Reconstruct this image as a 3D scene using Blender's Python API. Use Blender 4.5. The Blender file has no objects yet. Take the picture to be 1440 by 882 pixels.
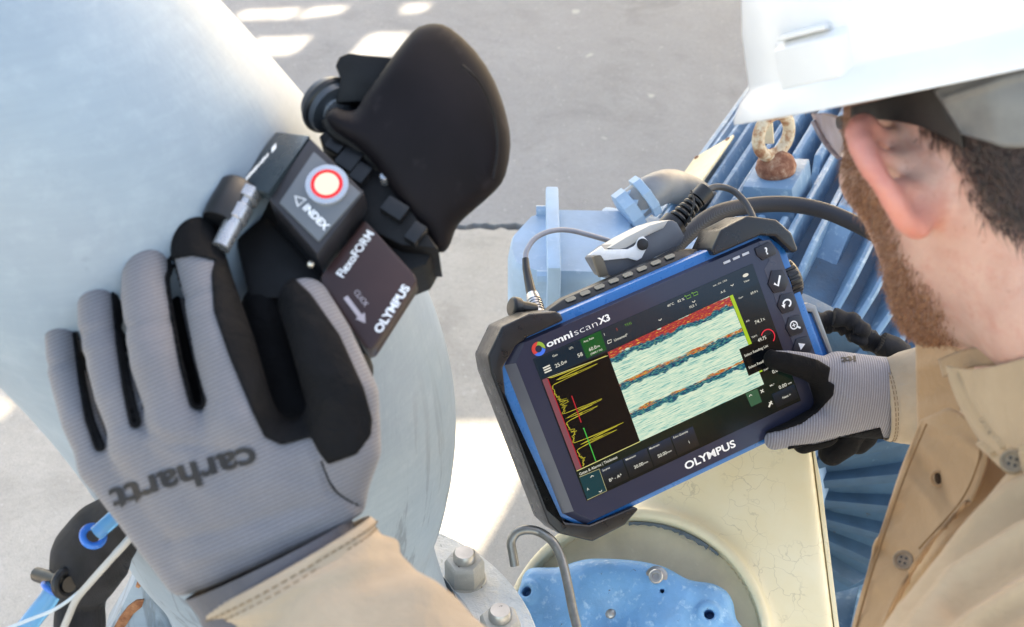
import bpy, bmesh, math, random
import numpy as np
from mathutils import Vector, Matrix
from mathutils.geometry import delaunay_2d_cdt

rng = random.Random(7)
SC = bpy.context.scene
COL = SC.collection

# ------------------------------------------------------------------ camera, sky, sun, exposure
CAM_H = 1.95
PITCH = math.radians(35)
FPX = 2000.0                       # focal length in pixels of the 1440 px wide photograph
FOCUS = 1.33
cam_d = bpy.data.cameras.new('camera')
cam_d.lens = 50.0; cam_d.sensor_width = 36.0
cam_d.clip_start = 0.05; cam_d.clip_end = 500
cam_d.dof.use_dof = True; cam_d.dof.focus_distance = FOCUS; cam_d.dof.aperture_fstop = 12.0
cam = bpy.data.objects.new('camera', cam_d); COL.objects.link(cam)
cam.location = (0, 0, CAM_H); cam.rotation_euler = (math.pi/2 - PITCH, 0, 0)
SC.camera = cam

SUN_DIR = Vector((0.45, 0.85, 0.60)).normalized()        # towards the sun
SUN_EL = math.asin(SUN_DIR.z); SUN_AZ = math.atan2(SUN_DIR.x, SUN_DIR.y)
world = bpy.data.worlds.new('World'); SC.world = world; world.use_nodes = True
wn = world.node_tree.nodes; wl = world.node_tree.links
sky = wn.new('ShaderNodeTexSky'); sky.sky_type = 'NISHITA'; sky.sun_disc = False
sky.sun_elevation = SUN_EL; sky.sun_rotation = SUN_AZ
sky.air_density = 1.0; sky.dust_density = 2.5; sky.ozone_density = 1.0
wn['Background'].inputs[1].default_value = 0.13
wl.new(sky.outputs[0], wn['Background'].inputs[0])
sl = bpy.data.lights.new('sun', 'SUN'); sl.energy = 5.0; sl.angle = math.radians(0.45); sl.color = (1.0, 0.95, 0.87)
so = bpy.data.objects.new('sun', sl); COL.objects.link(so)
so.rotation_euler = SUN_DIR.to_track_quat('Z', 'Y').to_euler(); so.location = (3, 6, 9)
SC.view_settings.view_transform = 'Standard'; SC.view_settings.look = 'None'
EXPOSURE = 2.48
SC.view_settings.exposure = EXPOSURE; SC.view_settings.gamma = 1.0
SC.view_settings.use_curve_mapping = False
SC.view_settings.use_white_balance = True; SC.view_settings.white_balance_temperature = 8200; SC.view_settings.white_balance_tint = 10   # balanced for open shade
SC.render.engine = 'CYCLES'
SC.cycles.use_denoising = True
SC.cycles.max_bounces = 8
SC.cycles.sample_clamp_indirect = 6.0

# ------------------------------------------------------------------ helpers
cR = np.array([1, 0, 0.]); cU = np.array([0, math.sin(PITCH), math.cos(PITCH)]); cF = np.array([0, math.cos(PITCH), -math.sin(PITCH)])
cO = np.array([0, 0, CAM_H])
def P(x, y, d):                     # a place in the yard: picture point (1440 px wide) and distance along the view axis
    return cO + d*(cF + cR*(x-720)/FPX + cU*(441-y)/FPX)
def proj(w):
    v = np.asarray(w) - cO; d = v @ cF
    return 720 + FPX*(v @ cR)/d, 441 - FPX*(v @ cU)/d, d
def camv(r, u, f): return cR*r + cU*u + cF*f
def unit(v):
    v = np.asarray(v, float); return v/np.linalg.norm(v)
def hexc(s):
    s = s.lstrip('#'); v = [int(s[i:i+2], 16)/255 for i in (0, 2, 4)]
    return tuple((c/12.92 if c <= .04045 else ((c+.055)/1.055)**2.4) for c in v) + (1,)

class NT:
    def __init__(s, name):
        s.m = bpy.data.materials.new(name); s.m.use_nodes = True
        s.n = s.m.node_tree.nodes; s.l = s.m.node_tree.links; s.b = s.n['Principled BSDF']
        s.tc = s.n.new('ShaderNodeTexCoord')
    def new(s, t, **kw):
        o = s.n.new(t)
        for k, v in kw.items(): setattr(o, k, v)
        return o
    def co(s, scale=(1, 1, 1), rot=(0, 0, 0), src='Object'):
        m = s.new('ShaderNodeMapping'); m.inputs['Scale'].default_value = scale; m.inputs['Rotation'].default_value = rot
        s.l.new(s.tc.outputs[src], m.inputs[0]); return m.outputs[0]
    def noise(s, scale, detail=4, rough=.55, co=None, dist=0):
        t = s.new('ShaderNodeTexNoise'); t.inputs['Scale'].default_value = scale; t.inputs['Detail'].default_value = detail
        t.inputs['Roughness'].default_value = rough; t.inputs['Distortion'].default_value = dist
        s.l.new(co if co is not None else s.tc.outputs['Object'], t.inputs['Vector']); return t.outputs['Fac']
    def voro(s, scale, co=None, feature='F1', rand=1.0):
        t = s.new('ShaderNodeTexVoronoi', feature=feature); t.inputs['Scale'].default_value = scale
        t.inputs['Randomness'].default_value = rand
        s.l.new(co if co is not None else s.tc.outputs['Object'], t.inputs['Vector']); return t.outputs['Distance']
    def wave(s, scale, co=None, dist=0.0, axis='X', detail=2):
        t = s.new('ShaderNodeTexWave', bands_direction=axis); t.inputs['Scale'].default_value = scale
        t.inputs['Distortion'].default_value = dist; t.inputs['Detail'].default_value = detail
        s.l.new(co if co is not None else s.tc.outputs['Object'], t.inputs['Vector']); return t.outputs['Fac']
    def ramp(s, fac, stops, interp='LINEAR'):
        r = s.new('ShaderNodeValToRGB'); r.color_ramp.interpolation = interp
        e = r.color_ramp.elements
        while len(e) < len(stops): e.new(.5)
        for i, (p, c) in enumerate(stops):
            e[i].position = p; e[i].color = c if isinstance(c, tuple) else (c, c, c, 1)
        s.l.new(fac, r.inputs[0]); return r.outputs[0]
    def mix(s, fac, a, b, mode='MIX'):
        m = s.new('ShaderNodeMix', data_type='RGBA', blend_type=mode)
        for k, v in ((0, fac), (6, a), (7, b)):
            if isinstance(v, (int, float, tuple)): m.inputs[k].default_value = v
            else: s.l.new(v, m.inputs[k])
        return m.outputs[2]
    def math(s, op, a, b=0.0):
        m = s.new('ShaderNodeMath', operation=op)
        for k, v in ((0, a), (1, b)):
            if isinstance(v, (int, float)): m.inputs[k].default_value = v
            else: s.l.new(v, m.inputs[k])
        return m.outputs[0]
    def bump(s, h, strength=.3, dist=.001, prev=None):
        b = s.new('ShaderNodeBump'); b.inputs['Strength'].default_value = strength; b.inputs['Distance'].default_value = dist
        s.l.new(h, b.inputs['Height'])
        if prev is not None: s.l.new(prev, b.inputs['Normal'])
        return b.outputs[0]
    def fin(s, color=None, rough=.5, metal=0, normal=None, **kw):
        def put(k, v):
            if v is None: return
            if isinstance(v, (int, float, tuple)): s.b.inputs[k].default_value = v
            else: s.l.new(v, s.b.inputs[k])
        put('Base Color', color); put('Roughness', rough); put('Metallic', metal); put('Normal', normal)
        for k, v in kw.items(): put(k.replace('_', ' '), v)
        return s.m

def m_simple(name, col, rough=.5, metal=0, var=.12, scale=30, bump=.0, bscale=200, bdist=.0005, **kw):
    t = NT(name); c = hexc(col)
    n = t.noise(scale, 5)
    lo = tuple(x*(1-var) for x in c[:3]) + (1,); hi = tuple(min(1, x*(1+var)) for x in c[:3]) + (1,)
    cc = t.ramp(n, [(.3, lo), (.7, hi)])
    nm = t.bump(t.noise(bscale, 3), bump, bdist) if bump else None
    rr = t.ramp(t.noise(scale*2.3, 3), [(.3, max(0, rough-.08)), (.7, min(1, rough+.08))])
    return t.fin(cc, rr, metal, nm, **kw)

def setp(o, label=None, cat=None, group=None, kind=None):
    if label: o['label'] = label
    if cat: o['category'] = cat
    if group: o['group'] = group
    if kind: o['kind'] = kind
    return o
MW = {}
def thing(name, label, cat, mat=None, group=None):
    o = bpy.data.objects.new(name, None); COL.objects.link(o); o.empty_display_size = .05
    M = Matrix.Identity(4)
    if mat is not None:
        M = mat if isinstance(mat, Matrix) else Matrix.Translation(Vector(mat))
    o.matrix_world = M; MW[o] = M
    return setp(o, label, cat, group)
def frame(origin, x, y):            # right handed frame from two axes
    x = unit(x); z = unit(np.cross(x, y)); y = np.cross(z, x)
    M = Matrix.Identity(4)
    for i in range(3):
        M[i][0] = x[i]; M[i][1] = y[i]; M[i][2] = z[i]; M[i][3] = origin[i]
    return M

class MB:                            # collects shapes that become ONE mesh
    def __init__(s): s.v = []; s.f = []
    def add(s, v, f):
        k = len(s.v); s.v += [tuple(float(c) for c in q) for q in v]; s.f += [tuple(i+k for i in q) for q in f]; return s
    def box(s, c, size, ax=None, taper=1.0):
        X, Y, Z = ax if ax is not None else np.eye(3)
        X, Y, Z = np.array(X), np.array(Y), np.array(Z); c = np.array(c, float); hx, hy, hz = np.array(size)/2
        v = []
        for k in (-1, 1):
            t = 1 if k < 0 else taper
            for a, b in ((-1, -1), (1, -1), (1, 1), (-1, 1)): v.append(c+X*a*hx*t+Y*b*hy*t+Z*k*hz)
        return s.add(v, [(3, 2, 1, 0), (4, 5, 6, 7), (0, 1, 5, 4), (1, 2, 6, 5), (2, 3, 7, 6), (3, 0, 4, 7)])
    def prism(s, poly, z0, z1, ax=None, o=(0, 0, 0), inset=0.0):
        X, Y, Z = ax if ax is not None else np.eye(3)
        X, Y, Z = np.array(X, float), np.array(Y, float), np.array(Z, float); o = np.array(o, float)
        p = np.array(poly, float)
        ar = sum(p[i][0]*p[(i+1) % len(p)][1]-p[(i+1) % len(p)][0]*p[i][1] for i in range(len(p)))
        if ar < 0: p = p[::-1]
        c = p.mean(0); q = c + (p-c)*(1-inset)
        n = len(p)
        v = [o+X*a+Y*b+Z*z0 for a, b in p] + [o+X*a+Y*b+Z*z1 for a, b in q]
        return s.add(v, [tuple(range(n-1, -1, -1)), tuple(range(n, 2*n))] + [(i, (i+1) % n, n+(i+1) % n, n+i) for i in range(n)])
    def ring(s, sections, closed=False, caps=True):          # sections: list of equal length rings
        n = len(sections[0]); v = [q for r in sections for q in r]; f = []
        m = len(sections)
        for i in range(m if closed else m-1):
            a = i*n; b = ((i+1) % m)*n
            for j in range(n): f.append((a+j, a+(j+1) % n, b+(j+1) % n, b+j))
        if caps and not closed:
            f.append(tuple(range(n-1, -1, -1))); f.append(tuple((m-1)*n+j for j in range(n)))
        return s.add(v, f)
    def tube(s, pts, r, n=12, caps=True, flat=1.0, up=None):
        pts = [np.array(p, float) for p in pts]
        if not hasattr(r, '__len__'): r = [r]*len(pts)
        T = [unit(pts[min(i+1, len(pts)-1)]-pts[max(i-1, 0)]) for i in range(len(pts))]
        u = np.array(up if up is not None else ((0, 0, 1) if abs(T[0][2]) < .9 else (1, 0, 0)), float)
        secs = []
        for p, t, rr in zip(pts, T, r):
            u = unit(u - t*(u @ t)); w = np.cross(t, u)
            secs.append([p + rr*(math.cos(a)*u*flat + math.sin(a)*w) for a in np.linspace(0, 2*math.pi, n, endpoint=False)])
        return s.ring(secs, caps=caps)
    def cyl(s, a, b, r0, r1=None, n=24):
        return s.tube([a, b], [r0, r0 if r1 is None else r1], n)
    def lathe(s, prof, o, ax, n=32, caps=True):     # prof: (radius, height along ax)
        o = np.array(o, float); z = unit(ax); x = unit(np.cross(z, (0, 0, 1) if abs(z[2]) < .9 else (1, 0, 0))); y = np.cross(z, x)
        return s.ring([[o+z*h+r*(math.cos(a)*x+math.sin(a)*y) for a in np.linspace(0, 2*math.pi, n, endpoint=False)] for r, h in prof], caps=caps)
    def torus(s, o, ax, R, r, n=28, m=10, arc=(0, 2*math.pi), x=None):
        o = np.array(o, float); z = unit(ax)
        x = unit(np.cross(z, (0, 0, 1) if abs(z[2]) < .9 else (1, 0, 0))) if x is None else unit(x); y = np.cross(z, x)
        full = abs(arc[1]-arc[0]-2*math.pi) < 1e-6
        A = np.linspace(arc[0], arc[1], n, endpoint=not full)
        secs = []
        for a in A:
            d = math.cos(a)*x+math.sin(a)*y
            secs.append([o+d*(R+r*math.cos(b))+z*r*math.sin(b) for b in np.linspace(0, 2*math.pi, m, endpoint=False)])
        return s.ring(secs, closed=full)
    def ball(s, c, r, n=16, m=10, ax=None):
        if not hasattr(r, '__len__'): r = (r, r, r)
        X, Y, Z = ax if ax is not None else np.eye(3)
        c = np.array(c, float)
        secs = [[c+np.array(X)*r[0]*math.sin(t)*math.cos(a)+np.array(Y)*r[1]*math.sin(t)*math.sin(a)-np.array(Z)*r[2]*math.cos(t)
                 for a in np.linspace(0, 2*math.pi, n, endpoint=False)] for t in np.linspace(.02, math.pi-.02, m)]
        return s.ring(secs)
    def strip(s, pts, w, z, ax=None, o=(0, 0, 0), closed=False):        # flat stroke in a plane
        X, Y, Z = ax if ax is not None else np.eye(3)
        X, Y, Z = np.array(X, float), np.array(Y, float), np.array(Z, float); o = np.array(o, float)
        p = [np.array(q, float) for q in pts]; n = len(p); v = []
        for i in range(n):
            a = p[(i-1) % n] if (closed or i > 0) else p[i]; b = p[(i+1) % n] if (closed or i < n-1) else p[i]
            t = unit(b-a) if np.linalg.norm(b-a) > 1e-12 else np.array((1., 0)); nn = np.array((-t[1], t[0]))*w/2
            for q in (p[i]+nn, p[i]-nn): v.append(o+X*q[0]+Y*q[1]+Z*z)
        f = [(2*i, 2*i+1, 2*i+3, 2*i+2) for i in range(n-1)]
        if closed: f.append((2*n-2, 2*n-1, 1, 0))
        return s.add(v, f)
    def build(s, name, mat, parent=None, **kw): return part(name, (s.v, s.f), mat, parent, **kw)

def part(name, vf, mat, parent=None, smooth=True, world=False, bevel=0, segs=2, angle=35, kind=None, label=None, root=None, fixn=True):
    v, f = vf
    me = bpy.data.meshes.new(name)
    if isinstance(v, np.ndarray): v = v.tolist()
    if isinstance(f, np.ndarray): f = f.tolist()
    me.from_pydata(v, [], f)
    o = bpy.data.objects.new(name, me); COL.objects.link(o)
    if fixn or bevel:
        bm = bmesh.new(); bm.from_mesh(me)
        if fixn: bmesh.ops.recalc_face_normals(bm, faces=bm.faces)
        if bevel:
            bmesh.ops.remove_doubles(bm, verts=bm.verts, dist=1e-6)
            ed = [e for e in bm.edges if len(e.link_faces) == 2 and e.calc_face_angle(0) > math.radians(28)]
            bmesh.ops.bevel(bm, geom=ed, offset=bevel, segments=segs, affect='EDGES', clamp_overlap=True, profile=.6)
        bm.to_mesh(me); bm.free()
    if world and parent is not None:
        r = parent
        while r.parent: r = r.parent
        me.transform(MW[r].inverted())
    if smooth:
        me.shade_smooth()
        me.set_sharp_from_angle(angle=math.radians(angle))
    if mat is not None:
        for mm in (mat if isinstance(mat, (list, tuple)) else [mat]): me.materials.append(mm)
    if parent is not None: o.parent = parent
    if kind: o['kind'] = kind
    if label: o['label'] = label
    return o
def dup(o, parent, M=None):
    c = o.copy(); COL.objects.link(c); c.parent = parent
    if M is not None: c.matrix_basis = M
    return c

_font_cache = {}
def text_vf(txt, size, bold=0.0, spacing=1.0, shear=0.0, align='LEFT', sub=0):
    """flat mesh of a word, baseline on y = 0; size = letter height of a capital"""
    cu = bpy.data.curves.new('w', 'FONT'); cu.body = txt; cu.size = size/0.73; cu.offset = bold*size
    cu.space_character = spacing; cu.shear = shear; cu.align_x = align; cu.resolution_u = 3
    ob = bpy.data.objects.new('w', cu); COL.objects.link(ob)
    dg = bpy.context.evaluated_depsgraph_get(); me = bpy.data.meshes.new_from_object(ob.evaluated_get(dg))
    bpy.data.objects.remove(ob); bpy.data.curves.remove(cu)
    bm = bmesh.new(); bm.from_mesh(me)
    if sub:
        bmesh.ops.triangulate(bm, faces=bm.faces)
        for _ in range(sub): bmesh.ops.subdivide_edges(bm, edges=bm.edges, cuts=1)
    v = np.array([q.co[:] for q in bm.verts]); f = [tuple(l.vert.index for l in q.loops) for q in bm.faces]
    bm.free(); bpy.data.meshes.remove(me)
    return v, f
def put_text(mb, txt, x, y, size, z, ax=None, o=(0, 0, 0), width=None, **kw):
    v, f = text_vf(txt, size, **kw)
    if width:
        w = v[:, 0].max()-v[:, 0].min(); al = kw.get('align', 'LEFT')
        v[:, 0] *= width/w
    X, Y, Z = ax if ax is not None else np.eye(3)
    q = np.array(o) + np.outer(v[:, 0]+x, X) + np.outer(v[:, 1]+y, Y) + np.outer(np.full(len(v), z), Z)
    mb.add(q, f)

# ---- solids from distance fields
def smin(a, b, k):
    h = np.clip(.5+.5*(b-a)/k, 0, 1); return b+(a-b)*h-k*h*(1-h)
def smax(a, b, k): return -smin(-a, -b, k)
def seg(p, a, b, ra, rb):
    a = np.asarray(a, np.float32); b = np.asarray(b, np.float32); ab = b-a
    h = np.clip(((p-a) @ ab)/max(1e-12, float(ab @ ab)), 0, 1)
    return np.linalg.norm(p-a-h[:, None]*ab, axis=1)-(ra+(rb-ra)*h)
def chain(p, pts, k=0.0):
    d = None
    for (a, ra), (b, rb) in zip(pts[:-1], pts[1:]):
        e = seg(p, a, b, ra, rb); d = e if d is None else (np.minimum(d, e) if not k else smin(d, e, k))
    return d
def ell(p, c, ax, r):
    q = (p-np.asarray(c, np.float32)) @ np.asarray(ax, np.float32).T; r = np.asarray(r, np.float32)
    k0 = np.linalg.norm(q/r, axis=1); k1 = np.linalg.norm(q/(r*r), axis=1)
    return k0*(k0-1)/np.maximum(k1, 1e-9)
def poly_sd(x, y, poly):           # signed distance to a polygon, negative inside
    d = np.full(x.shape, 1e18); s = np.ones(x.shape); n = len(poly); j = n-1
    for i in range(n):
        ax_, ay = poly[i]; bx, by = poly[j]
        ex, ey = bx-ax_, by-ay; wx, wy = x-ax_, y-ay
        t = np.clip((wx*ex+wy*ey)/(ex*ex+ey*ey), 0, 1)
        d = np.minimum(d, (wx-ex*t)**2+(wy-ey*t)**2)
        c1 = y >= ay; c2 = y < by; c3 = ex*wy > ey*wx
        s = np.where((c1 & c2 & c3) | (~c1 & ~c2 & ~c3), -s, s); j = i
    return s*np.sqrt(d)
def pxy(p):
    v = p-cO; d = v @ cF
    return 720+FPX*(v @ cR)/d, 441-FPX*(v @ cU)/d, d
def nets(fn, lo, hi, h, it=2, sm=0):
    lo = np.asarray(lo, float); n = np.ceil((np.asarray(hi, float)-lo)/h).astype(int)+1
    xs = [(lo[i]+h*np.arange(n[i])).astype(np.float32) for i in range(3)]
    V = np.empty(tuple(n), np.float32); st = max(1, int(250000/(n[1]*n[2])))
    for i in range(0, n[0], st):
        g = np.stack(np.meshgrid(xs[0][i:i+st], xs[1], xs[2], indexing='ij'), -1)
        V[i:i+st] = fn(g.reshape(-1, 3)).reshape(g.shape[:3])
    cs = tuple(n-1); S = np.zeros(cs+(3,)); N = np.zeros(cs, int); ins = V < 0
    idx = np.indices(tuple(n))
    for a in range(3):
        sl0 = [slice(None)]*3; sl1 = [slice(None)]*3; sl0[a] = slice(0, -1); sl1[a] = slice(1, None)
        v0 = V[tuple(sl0)]; v1 = V[tuple(sl1)]; m = ins[tuple(sl0)] != ins[tuple(sl1)]
        with np.errstate(all='ignore'): t = np.where(m, v0/(v0-v1), 0)
        b, c = [k for k in range(3) if k != a]
        for db in (0, 1):
            for dc in (0, 1):
                q = [slice(None)]*3; q[b] = slice(db, db+cs[b]); q[c] = slice(dc, dc+cs[c])
                mm = m[tuple(q)]; tt = t[tuple(q)]; N += mm
                S[..., a] += tt*mm; S[..., b] += db*mm; S[..., c] += dc*mm
    act = N > 0; ids = np.full(cs, -1); ids[act] = np.arange(act.sum())
    cell = np.argwhere(act); pos = (cell + S[act]/N[act][:, None])*h + lo
    F = []
    for a in range(3):
        b, c = [(1, 2), (2, 0), (0, 1)][a]
        sl0 = [slice(None)]*3; sl1 = [slice(None)]*3; sl0[a] = slice(0, -1); sl1[a] = slice(1, None)
        i0 = ins[tuple(sl0)]; m = i0 != ins[tuple(sl1)]
        e = np.argwhere(m); ok = (e[:, b] > 0) & (e[:, b] < n[b]-1) & (e[:, c] > 0) & (e[:, c] < n[c]-1); e = e[ok]
        fl = i0[tuple(e.T)]
        def at(db, dc):
            q = e.copy(); q[:, b] += db; q[:, c] += dc; return ids[tuple(q.T)]
        Q = np.stack([at(-1, -1), at(0, -1), at(0, 0), at(-1, 0)], 1)
        F.append(np.where(fl[:, None], Q, Q[:, ::-1]))
    F = np.concatenate(F)
    for _ in range(it):
        p = pos.astype(np.float32); e = h*.3
        d = fn(p); g = np.stack([fn(p+np.float32(e)*np.eye(3, dtype=np.float32)[k])-d for k in range(3)], 1)/e
        g2 = np.maximum((g*g).sum(1), .05)
        pos = pos - np.clip(d/g2, -h*.6, h*.6)[:, None]*g
    for _ in range(sm):
        s_ = np.zeros_like(pos); n_ = np.zeros(len(pos))
        for k in range(4):
            np.add.at(s_, F[:, k], pos[F[:, (k+1) % 4]]+pos[F[:, (k+3) % 4]]); np.add.at(n_, F[:, k], 2)
        pos = pos*.45+.55*s_/np.maximum(n_, 1)[:, None]
    return pos, F
def subdiv(v, F):                   # every quad into four
    n = len(v); E = np.sort(np.stack([F, np.roll(F, -1, 1)], 2).reshape(-1, 2), 1); u, inv = np.unique(E, axis=0, return_inverse=True)
    em = (v[u[:, 0]]+v[u[:, 1]])/2; fm = v[F].mean(1); e = inv.reshape(-1, 4)+n; c = np.arange(len(F))+n+len(u)
    return np.concatenate([v, em, fm]), np.concatenate([np.stack([F[:, k], e[:, k], c, e[:, (k+3) % 4]], 1) for k in range(4)])
def vnormals(v, F):
    q = v[F]; fn = np.cross(q[:, 2]-q[:, 0], q[:, 3]-q[:, 1]); n = np.zeros_like(v)
    for k in range(4): np.add.at(n, F[:, k], fn)
    return n/(np.linalg.norm(n, axis=1, keepdims=True)+1e-12)
def spline(pts, n=8):               # Catmull-Rom through points of any dimension
    p = [np.array(q, float) for q in pts]; out = []
    for i in range(len(p)-1):
        a = p[i-1] if i else 2*p[0]-p[1]; b = p[i]; c = p[i+1]; d = p[i+2] if i+2 < len(p) else 2*p[-1]-p[-2]
        for k in range(n):
            t = k/n; out.append(.5*((2*b)+(c-a)*t+(2*a-5*b+4*c-d)*t*t+(3*b-a-3*c+d)*t**3))
    out.append(p[-1]); return np.array(out)
def pxpath(pts, n=8): return [P(*q[:3]) for q in spline(pts, n)]
def sheet(grid, nu=10, nv=10, th=.0015, disp=None):
    """cloth through a grid of (picture x, picture y, distance), both sides and rim closed"""
    g = np.array([spline(r, nu) for r in grid]); g = np.array([spline(g[:, j], nv) for j in range(g.shape[1])]).transpose(1, 0, 2)
    if disp is not None: g[..., 2] += disp(g[..., 0], g[..., 1])
    W = np.array([[P(*q) for q in r] for r in g]); a, b = W.shape[:2]
    du = np.gradient(W, axis=1); dv = np.gradient(W, axis=0); nn = np.cross(du, dv); nn /= np.linalg.norm(nn, axis=2, keepdims=True)+1e-12
    away = (nn @ cF) < 0; nn[away] *= -1
    A = W.reshape(-1, 3); B = (W+nn*th).reshape(-1, 3); k = a*b; f = []
    for i in range(a-1):
        for j in range(b-1):
            q = (i*b+j, i*b+j+1, (i+1)*b+j+1, (i+1)*b+j); f.append(q); f.append(tuple(x+k for x in q[::-1]))
    rim = [j for j in range(b)]+[i*b+b-1 for i in range(1, a)]+[(a-1)*b+j for j in range(b-2, -1, -1)]+[i*b for i in range(a-2, 0, -1)]
    for i in range(len(rim)):
        x, y = rim[i], rim[(i+1) % len(rim)]; f.append((x, y, y+k, x+k))
    return np.concatenate([A, B]), f

# ------------------------------------------------------------------ materials of the place
def mat_paint(name, base, worn, rust=None, wear=.62, scale=18, rough=.45, bump=.25, dirt=None, spots=True):
    t = NT(name)
    n1 = t.noise(scale, 6, .6); n2 = t.noise(scale*5, 5, .65); n3 = t.noise(scale*.35, 3)
    b = hexc(base); lo = tuple(c*.82 for c in b[:3])+(1,); hi = tuple(min(1, c*1.12) for c in b[:3])+(1,)
    c = t.ramp(n1, [(.3, lo), (.7, hi)])
    c = t.mix(t.ramp(n2, [(wear, 0.0), (wear+.13, .75)]), c, hexc(worn))
    if dirt: c = t.mix(t.ramp(n3, [(.5, 0.0), (.75, .55)]), c, hexc(dirt))
    if rust:
        v = t.noise(scale*2.2, 8, .7)
        k = t.ramp(v, [(.645, 0.0), (.68, 1.0)])
        c = t.mix(k, c, t.mix(n2, hexc(rust), hexc('#3a1d12')))
    nm = t.bump(n2, bump, .0015)
    return t.fin(c, t.ramp(n1, [(.3, rough-.1), (.7, rough+.15)]), 0, nm)

def mat_ground(name, a, b, speck, sc=1.0):
    t = NT(name); co = t.co((1, 1, 1))
    big = t.noise(1.1*sc, 5, .6, co); mid = t.noise(9*sc, 6, .7, co); fine = t.noise(330, 4, .7, co); grit = t.voro(420, co)
    c = t.mix(t.ramp(big, [(.32, 0.0), (.68, 1.0)]), hexc(a), hexc(b))
    c = t.mix(t.ramp(mid, [(.35, .35), (.62, 0.0)]), c, tuple(x*.72 for x in hexc(a)[:3])+(1,))
    c = t.mix(t.ramp(fine, [(.42, .0), (.68, .45)]), c, hexc(speck))
    g2 = t.noise(70, 6, .8, co); c = t.mix(t.ramp(g2, [(.36, .32), (.5, 0.0)]), c, tuple(x*.7 for x in hexc(a)[:3])+(1,)); c = t.mix(t.ramp(g2, [(.56, .0), (.68, .3)]), c, hexc(speck))
    c = t.mix(t.ramp(fine, [(.30, .7), (.44, 0.0)]), c, tuple(x*.45 for x in hexc(a)[:3])+(1,))
    st_ = t.noise(3.2, 6, .7, co, .6); c = t.mix(t.ramp(st_, [(.30, .5), (.46, 0.0)]), c, tuple(x*.62 for x in hexc(a)[:3])+(1,)); c = t.mix(t.ramp(t.voro(34, co), [(.05, .8), (.09, 0.0)]), c, hexc('#c9c9c6'))
    pale = t.noise(16, 2, .5, t.co((1, 1, 1), (0, 0, .7)))
    c = t.mix(t.ramp(pale, [(.70, 0.0), (.74, .7)]), c, hexc('#b9b7b2'))
    nm = t.bump(t.math('ADD', fine, t.math('MULTIPLY', grit, .6)), .5, .002)
    return t.fin(c, .85, 0, nm)

M_asphalt = mat_ground('asphalt', '#868789', '#959698', '#aeafb0')
M_concrete = mat_ground('pale_concrete', '#a8a39b', '#b8b3ab', '#ccc8c0')
M_joint = m_simple('joint_dirt', '#4a463f', .95, bump=.5, bscale=120, bdist=.003)

# ------------------------------------------------------------------ ground
def gpt(px, py):
    d = P(px, py, 1.0)-cO; return cO + d*(-cO[2]/d[2])
JY = gpt(720, 318)[1]
def slab(name, x0, x1, y0, y1, z, m, th=.05):
    b = MB(); b.box(((x0+x1)/2, (y0+y1)/2, z-th/2), (x1-x0, y1-y0, th)); return b.build(name, m, kind='structure', smooth=False)
g = MB(); g.add([(-120, -60, -.03), (120, -60, -.03), (120, 160, -.03), (-120, 160, -.03)], [(0, 1, 2, 3)])
g.build('ground', M_joint, kind='structure', smooth=False)
def wavy(name, edge_y, far_y, m, z):            # a slab whose edge at the joint is a little broken
    b = MB(); n = 1500; xs = np.linspace(-14, 14, n); r = random.Random(3 if far_y > 0 else 4)
    e = [edge_y + r.uniform(-.009, .009) + .012*math.sin(x*2.1) for x in xs]
    v = [(x, y, z) for x, y in zip(xs, e)] + [(x, far_y, z) for x in xs] + [(x, y, z-.03) for x, y in zip(xs, e)]
    f = [(i, i+1, n+i+1, n+i) for i in range(n-1)] + [(i, 2*n+i, 2*n+i+1, i+1) for i in range(n-1)]
    b.add(v, f); return b.build(name, m, kind='structure', smooth=False)
wavy('asphalt_pavement', JY+.012, 60, M_asphalt, 0.0)
wavy('concrete_pavement', JY-.012, -14, M_concrete, 0.0)

# unseen panel added to block the sun, openings cut for the sun patches
CAN_Z = 3.0
def to_can(w): w = np.asarray(w, float); return (w + np.array(SUN_DIR)*(CAN_Z-w[2])/SUN_DIR.z)[:2]
holes = [[to_can(gpt(*q)) for q in poly] for poly in (
    [(330, 16), (420, 12), (409, 30), (330, 32)], [(431, 12), (486, 9), (478, 22), (414, 30)], [(560, 7), (604, 6), (592, 21), (561, 23)],
    [(350, 55), (436, 52), (408, 81), (350, 83)], [(519, 48), (573, 47), (549, 84), (484, 84)],
    [(540, 600), (708, 600), (742, 640), (704, 715), (655, 800), (520, 800)], [(-40, 560), (8, 572), (4, 588), (-40, 610)])]
holes.append([to_can(P(x, y, .86)) for x, y in ((345, -60), (400, -60), (512, 100), (488, 146), (420, 70))])  # extra opening cut to let sun onto the pipe's upper rim
rc = [to_can((x, y, 0)) for x, y in ((-2.4, -1.7), (2.4, -1.7), (2.4, 5.6), (-2.4, 5.6))]
cv = [Vector((float(q[0]), float(q[1]))) for q in rc]; ce = [(0, 1), (1, 2), (2, 3), (3, 0)]
def tri_panel():
    vs = list(cv); es = list(ce)
    for h in holes:
        k = len(vs); vs += [Vector((float(q[0]), float(q[1]))) for q in h]; es += [(k+i, k+(i+1) % len(h)) for i in range(len(h))]
    V, E_, F, *_ = delaunay_2d_cdt(vs, es, [], 1, 1e-5)
    keep = []
    for f in F:
        c = sum((V[i] for i in f), Vector((0, 0)))/len(f)
        if all(poly_sd(np.array([c.x]), np.array([c.y]), h)[0] > 0 for h in holes): keep.append(tuple(f))
    return [(v.x, v.y, CAN_Z) for v in V], keep
rv, rf = tri_panel()
shade_panel = part('shade_panel', (rv, rf), m_simple('shade_panel_steel', '#8b8d8e', .6), None, smooth=False, kind='structure')
sol = shade_panel.modifiers.new('thick', 'SOLIDIFY'); sol.thickness = .02

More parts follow.
